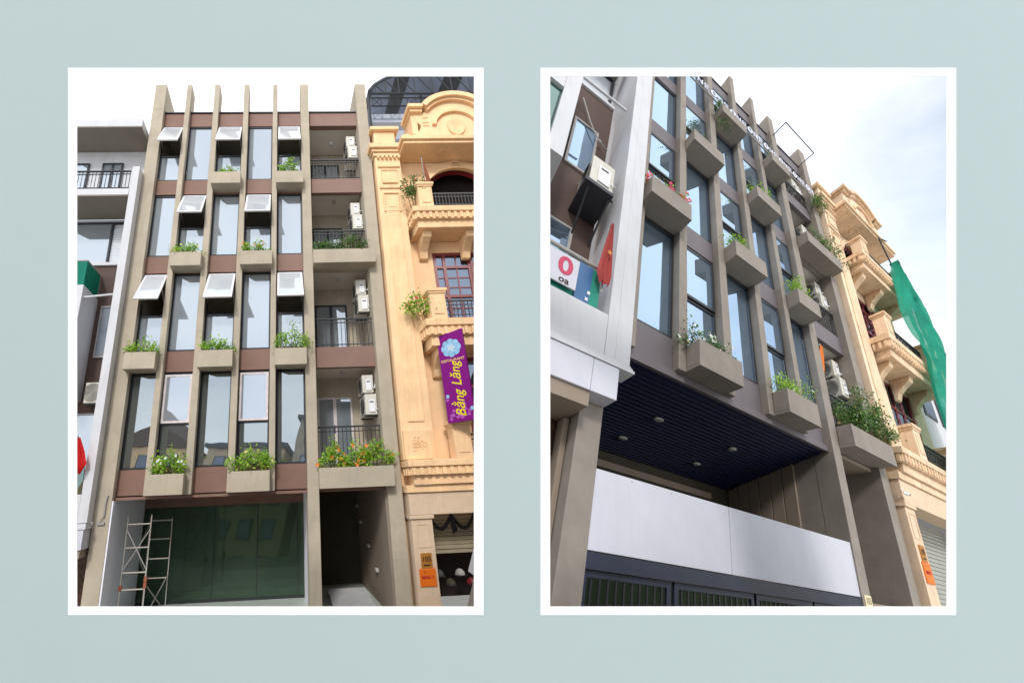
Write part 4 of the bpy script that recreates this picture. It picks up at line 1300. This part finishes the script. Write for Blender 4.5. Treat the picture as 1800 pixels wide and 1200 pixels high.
put(S, 'truss', tr, 'charcoal', rc)
gr = MB()
for z in (16.05, 15.55):
    gr.tube([(8.15, 1.6, z), (12.5, 1.6, z)], 0.03, 5)
for k in range(12):
    x = 8.2 + k * 0.36
    gr.tube([(x, 1.6, 15.55), (x, 1.6, 16.05)], 0.018, 4)
    if k % 2 == 0:
        gr.tube([(x, 1.6, 15.55), (x + 0.36, 1.6, 16.05)], 0.015, 4)
        gr.tube([(x + 0.36, 1.6, 15.55), (x, 1.6, 16.05)], 0.015, 4)
put(S, 'grille', gr, 'black_metal', rc)
for k in range(6):
    z = 12.55 + 0.5 * k
    put(S, 'side_sheet', MB().hexa([(8.12, 2.0, z), (12.5, 2.0, z), (12.5, 2.06, z), (8.12, 2.06, z)], [(8.12, 1.86 + 0.1, z + 0.46), (12.5, 1.96, z + 0.46), (12.5, 2.02, z + 0.46), (8.12, 2.02, z + 0.46)]), 'roof_clear' if k % 2 else 'roof_sheet', rc)
for x in (8.1, 10.3, 12.5):
    put(S, 'column', MB().tube([(x, 1.75, 11.4), (x, 1.75, 16.4)], 0.05, 6), 'charcoal', rc)

# street in front of the left house
tag(put(S, 'pavement', MB().box(-8, 14, -2.6, 0.28, -3.2, -3.02), 'paving'), kind='structure')
tag(put(S, 'road', MB().box(-8, 14, -6.5, -2.605, -3.4, -3.15), 'asphalt'), kind='structure')

# ------------------------------------------------------------------ right view: small things
S = RIGHT
acs(S, 'R')
ac_unit(S, 'large white air conditioner on a bracket beside the white pier, right view', -1.06, -0.62, 0.22, 1.02, 2.86, 3.62, face='x')
tr_ = thing(S, 'drip_tray', 'dark metal shelf frame under the air conditioner by the white pier', 'shelf', (-0.85, 0.5, 2.4))
put(S, 'shelf', MB().box(-1.14, -0.62, 0.14, 1.03, 2.72, 2.80), 'charcoal', tr_)
put(S, 'strut', MB().tube([(-1.05, 0.25, 2.72), (-1.0, 1.02, 2.15)], 0.02, 5), 'charcoal', tr_)
put(S, 'strut', MB().tube([(-0.66, 0.25, 2.72), (-0.66, 1.02, 2.15)], 0.02, 5), 'charcoal', tr_)
hs = thing(S, 'cable_hose', 'pale hose sagging across the brown wall beside the white pier', 'hose', (-1.0, 0.9, 5.4))
put(S, 'tube', MB().tube([(-1.36, 0.95, 6.6), (-1.25, 0.93, 6.25), (-1.12, 0.92, 5.85), (-0.98, 0.92, 5.55), (-0.85, 0.92, 5.35), (-0.64, 0.92, 5.2)], 0.016, 6), 'steel', hs, smooth=True)
put(S, 'collar', MB().tube([(-0.86, 0.92, 5.36), (-0.80, 0.92, 5.32)], 0.036, 8), 'steel', hs)

bd = thing(S, 'balcony_board', 'white board with pink figure hung on the white house balcony rail', 'sign', (-1.3, -0.04, 0.15))
put(S, 'panel', MB().box(-1.75, -1.03, -0.045, -0.02, 0.18, 0.70), 'sign_white', bd)
text(S, 'lettering', '0', 0.42, (-1.21, -0.05, 0.48), (1, 0, 0), (0, 0, 1), 'pink_text', bd, bold=0.012)
text(S, 'lettering', 'oa', 0.15, (-1.20, -0.05, 0.25), (1, 0, 0), (0, 0, 1), 'ink', bd, bold=0.003)
bp_ = thing(S, 'blue_sheet', 'blue sheet behind the balcony glass next to the pink figure board', 'sheet', (-0.95, 0.1, 0.12))
put(S, 'sheet', MB().box(-1.02, -0.80, 0.03, 0.05, 0.13, 0.78), 'blue_panel', bp_)
put(S, 'clip', MB().box(-0.845, -0.805, 0.015, 0.028, 0.28, 0.33), 'white_frame', bp_)
put(S, 'clip', MB().box(-0.865, -0.825, 0.015, 0.028, 0.16, 0.21), 'white_frame', bp_)
flag(S, 'furled red flag with yellow star leaning on the white pier', [(-0.66, -0.12, 1.72), (-0.665, -0.12, 1.4), (-0.67, -0.12, 1.05), (-0.68, -0.12, 0.68), (-0.66, -0.12, 0.5)], [0.015, 0.05, 0.085, 0.11, 0.06], 'red_cloth', 0.06, 6, [(-0.66, -0.06, 1.75), (-0.66, -0.02, 0.4)])
flag(S, 'small orange red flag on the lowest balcony of the right town house', [(5.80, 0.42, 2.95), (5.72, 0.42, 2.6), (5.62, 0.42, 2.2), (5.56, 0.42, 1.95)], [0.03, 0.06, 0.08, 0.04], 'flower_orange', 0.0, 7, [(5.82, 0.45, 3.05), (5.5, 0.5, 1.7)])

gR = 'shrubs in the planters of the right view'
plant(S, 'wispy white flowering shrub in the lowest planter nearest the white pier, right view', (1.42, 0.2, 0.42), 1.05, 0.62, 31, 'dark', 420, 0.06, 'flower_white', 26, droop=0.12, stems=16, group=gR)
plant(S, 'loose green shrub in the lowest planter right of the white flowering one', (3.68, 0.2, 0.42), 1.05, 0.62, 32, 'light', 380, 0.06, 'flower_white', 8, droop=0.1, stems=15, group=gR)
plant(S, 'large dark green climbing shrub spilling from the lowest balcony planter', (6.75, 0.15, 0.42), 2.0, 1.45, 33, 'dark', 1100, 0.085, 'flower_white', 10, droop=0.35, stems=24, lean=(0.35, -0.1), group=gR)
plant(S, 'dense dark green hedge plant behind the lowest balcony railing', (6.1, 0.3, 0.42), 1.1, 0.85, 34, 'dark', 600, 0.075, stems=16, group=gR)
plant(S, 'pink and red flowering shrub in the planter beside the white pier', (0.45, 0.2, 3.72), 0.95, 0.42, 35, 'light', 260, 0.06, 'flower_pink', 40, droop=0.1, stems=14, group=gR, fsize=0.075)
plant(S, 'trailing green shrub in the middle planter of the second row, right view', (2.55, 0.2, 3.72), 0.95, 0.5, 36, 'light', 330, 0.06, droop=0.15, stems=14, group=gR)
plant(S, 'hanging green fern in the second row planter beside the balcony, right view', (4.75, 0.2, 3.72), 0.95, 0.85, 37, 'light', 420, 0.06, droop=0.2, stems=16, group=gR)
plant(S, 'sparse twiggy shrub in the left planter of the third row, right view', (1.48, 0.2, 7.02), 1.0, 0.8, 38, 'dark', 180, 0.055, droop=0.1, stems=14, group=gR)
plant(S, 'light green shrub in the third row planter left of the balcony, right view', (3.7, 0.2, 7.02), 0.95, 0.7, 39, 'light', 330, 0.06, droop=0.2, stems=14, group=gR)
plant(S, 'drooping sparse shrub over the third floor balcony planter, right view', (6.75, 0.15, 7.02), 1.6, 1.3, 40, 'dark', 420, 0.08, droop=0.35, stems=18, lean=(0.35, -0.1), group=gR)
plant(S, 'trailing green vine hanging below the middle planter of the top row', (2.25, 0.1, 10.2), 0.55, 0.5, 41, 'dark', 330, 0.06, droop=1.1, stems=14, group=gR)
plant(S, 'small green shrub in the top planter beside the balcony, right view', (4.7, 0.2, 10.28), 0.7, 0.4, 42, 'dark', 160, 0.06, stems=9, group=gR)
plant(S, 'tangled shrub at the top balcony corner of the right town house', (7.3, 0.2, 10.2), 0.8, 1.0, 43, 'dark', 260, 0.08, droop=0.2, stems=12, lean=(0.2, 0), group=gR)

# letter sign strung along the top storey
ls = thing(S, 'letter_sign', 'long strip of white sign letters along the top storey of the right town house', 'sign', (3.6, 0.1, 10.9))
put(S, 'rail', MB().box(0.3, 7.3, 0.16, 0.2, 10.96, 11.0), 'steel', ls)
put(S, 'rail', MB().box(0.3, 7.3, 0.16, 0.2, 11.34, 11.38), 'steel', ls)
rnd = random.Random(17)
for k in range(26):
    x = 0.4 + k * 0.265
    mb = MB()
    if k % 3 == 0:
        mb.tube([(x + 0.09 * math.cos(a), 0.12, 11.17 + 0.15 * math.sin(a)) for a in [2 * math.pi * i / 12 for i in range(13)]], 0.03, 5)
    elif k % 3 == 1:
        mb.tube([(x - 0.08, 0.12, 11.02), (x - 0.08, 0.12, 11.32), (x + 0.08, 0.12, 11.02), (x + 0.08, 0.12, 11.32)], 0.022, 5)
    else:
        mb.tube([(x + 0.08, 0.12, 11.32), (x - 0.08, 0.12, 11.32), (x - 0.08, 0.12, 11.02), (x + 0.08, 0.12, 11.02)], 0.022, 5)
        mb.tube([(x - 0.08, 0.12, 11.17), (x + 0.05, 0.12, 11.17)], 0.022, 5)
    put(S, 'letter', mb, 'led_white', ls)
rf = thing(S, 'sign_frame', 'thin dark rectangular metal frame standing out from the roof edge', 'frame', (6.2, 0.4, 13.4))
for q in (((5.28, 0.42, 13.55), (5.37, -0.30, 13.75)), ((5.37, -0.30, 13.75), (7.16, -0.30, 13.70)), ((7.16, -0.30, 13.70), (7.0, 0.42, 13.42))):
    put(S, 'bar', MB().tube(list(q), 0.02, 6), 'charcoal', rf)

# villa extras
villa_signs(S, 'right')
cc = thing(S, 'security_camera', 'small white security camera at the corner of the cream lintel', 'camera', (7.55, 0.1, -0.5))
put(S, 'body', MB().tube([(7.60, 0.02, -0.52), (7.67, -0.08, -0.55)], 0.03, 10), 'white_frame', cc)
put(S, 'lens', MB().tube([(7.671, -0.082, -0.5505), (7.68, -0.095, -0.555)], 0.024, 10), 'black_metal', cc)
put(S, 'bracket', MB().tube([(7.60, 0.02, -0.50), (7.62, 0.08, -0.42)], 0.012, 6), 'white_frame', cc)
# green safety net over the far end of the villa
nn_ = thing(S, 'safety_net', 'green construction net hanging over the far end of the cream villa', 'net', (11.5, -0.6, 2.0))
mb = MB()
rnd = random.Random(8)
Lp = [(10.97, 9.3), (10.75, 8.2), (10.53, 7.1), (10.4, 6.1), (10.7, 5.2), (10.85, 4.2), (10.61, 3.0), (10.45, 1.8), (10.4, 0.4)]
Rp = [(11.05, 9.35), (11.9, 9.0), (12.5, 8.5), (12.9, 7.8), (13.3, 6.6), (13.6, 5.4), (13.7, 4.0), (13.7, 2.6), (13.7, 0.6)]
m_ = 16
rows = []
for i in range(33):
    s_ = i / 4
    a = min(int(s_), 7)
    q = s_ - a
    l = (Lp[a][0] * (1 - q) + Lp[a + 1][0] * q, Lp[a][1] * (1 - q) + Lp[a + 1][1] * q)
    r_ = (Rp[a][0] * (1 - q) + Rp[a + 1][0] * q, Rp[a][1] * (1 - q) + Rp[a + 1][1] * q)
    rows.append([(l[0] * (1 - k / m_) + r_[0] * k / m_ + rnd.gauss(0, 0.008), -0.62 + 0.13 * math.sin(k * 1.9 + i * 0.22 + math.sin(i * 0.35)) + rnd.gauss(0, 0.006) - 0.12 * math.sin(math.pi * k / m_), l[1] * (1 - k / m_) + r_[1] * k / m_) for k in range(m_ + 1)])
vv = [p for r_ in rows for p in r_]
holes = {(9, 7), (17, 11)}
mb.add(vv, [(i * (m_ + 1) + k, i * (m_ + 1) + k + 1, (i + 1) * (m_ + 1) + k + 1, (i + 1) * (m_ + 1) + k) for i in range(32) for k in range(m_) if (i, k) not in holes])
put(S, 'net', mb, 'net_green', nn_, smooth=True)
put(S, 'pole', MB().tube([(10.9, -0.5, 11.0), (11.05, -0.58, 9.2)], 0.03, 6), 'charcoal', nn_)
an = thing(S, 'antenna', 'small dark antenna on the pole above the green net', 'antenna', (10.9, -0.5, 10.9))
put(S, 'boom', MB().tube([(10.9, -0.5, 11.0), (11.7, -0.5, 11.4)], 0.02, 5), 'charcoal', an)
put(S, 'element', MB().tube([(11.5, -0.6, 11.15), (11.65, -0.4, 11.6)], 0.02, 5), 'charcoal', an)
put(S, 'element', MB().tube([(11.1, -0.6, 10.95), (11.2, -0.4, 11.25)], 0.02, 5), 'charcoal', an)
tag(put(S, 'pavement', MB().box(-3, 14, 0.0, 0.28, -5.4, -5.22), 'paving'), kind='structure')

# houses further down the street, past the villa
def far_house(label, x0, x1, y0, z1, m, rows, cols):
    h = thing(S, 'far_house', label, 'house', ((x0 + x1) / 2, y0, -5.2), 'houses beyond the villa')
    put(S, 'wall', MB().box(x0, x1, y0, y0 + 3, -5.2, z1), m, h)
    put(S, 'roof_edge', MB().box(x0 - 0.05, x1 + 0.1, y0 - 0.2, y0 + 3.1, z1 + 0.004, z1 + 0.25), 'white_paint', h)
    for r_ in range(rows):
        for c in range(cols):
            xa = x0 + 0.5 + c * (x1 - x0 - 0.6) / cols
            za = z1 - 2.6 - r_ * 3.2
            w = put(S, 'window', MB().box(xa, xa + 1.1, y0 - 0.04, y0 - 0.002, za, za + 1.6), 'charcoal', h)
            put(S, 'pane', MB().box(xa + 0.08, xa + 1.02, y0 - 0.05, y0 - 0.042, za + 0.08, za + 1.52), 'glass_house', w)
far_house('pale grey house just past the cream villa behind the green net', 12.7, 16.5, 0.6, 6.0, 'white_paint', 3, 2)
far_house('tall cream house at the far right edge beyond the green net', 16.7, 21.0, 0.4, 8.2, 'cream_stone', 4, 2)
far_house('low white house furthest down the street in the right view', 21.3, 27.0, 0.5, 6.6, 'white_paint', 3, 3)

# leaf silhouettes printed on the shutter of the villa
sp_ = thing(S, 'shutter_print', 'dark leaf silhouettes painted on the grey roller shutter of the villa', 'painting', (9.5, 1.03, -2.4))
rnd = random.Random(12)
for k in range(26):
    x, z = rnd.uniform(8.5, 10.6), rnd.uniform(-2.75, -0.95)
    mb = MB()
    d = Vector((rnd.gauss(0.1, 0.25), 0, 1)).normalized()
    mb.leaf((x, 1.038, z), d, (0, -1, 0), rnd.uniform(0.18, 0.42), rnd.uniform(0.04, 0.09))
    put(S, 'leaf_print', mb, 'charcoal', sp_)

# houses across the street, mirrored in the lower panes
def opposite(label, x0, x1, y, z1, m, gable, cols, rows):
    h = thing(None, 'opposite_house', label, 'house', ((x0 + x1) / 2, y, -13.9), 'houses across the street')
    put(None, 'wall', MB().box(x0, x1, y - 6, y, -13.9, z1), m, h)
    if gable:
        xm = (x0 + x1) / 2
        put(None, 'roof', MB().prism([(x0 - 0.4, z1 + 0.01), (x1 + 0.4, z1 + 0.01), (xm + 0.5, z1 + 2.2), (xm, z1 + gable), (xm - 0.5, z1 + 2.2)], y - 6, y + 0.3), 'brown_wall', h)
    else:
        put(None, 'roof', MB().box(x0 - 0.3, x1 + 0.3, y - 6, y + 0.3, z1 + 0.01, z1 + 0.5), 'roof_sheet', h)
    for r_ in range(rows):
        for c in range(cols):
            xa = x0 + 0.8 + c * (x1 - x0 - 0.8) / cols
            za = z1 - 2.6 - r_ * 3.2
            w = put(None, 'window', MB().box(xa, xa + 1.3, y + 0.003, y + 0.06, za, za + 1.8), 'charcoal', h)
            put(None, 'pane', MB().box(xa + 0.1, xa + 1.2, y + 0.062, y + 0.07, za + 0.1, za + 1.7), 'glass_house', w)
opposite('ochre house with pointed dark roof mirrored in the lowest left pane', -30.5, -23.0, -14.0, 8.0, 'cream', 4.0, 3, 4)
opposite('pale house with flat roof mirrored in the lowest middle panes', -22.0, -14.6, -15.0, 8.4, 'cream_stone', 0, 3, 4)
opposite('long beige house mirrored in the lowest panes beside the balcony', -13.6, -5.0, -15.0, 11.6, 'render_beige', 0, 4, 5)
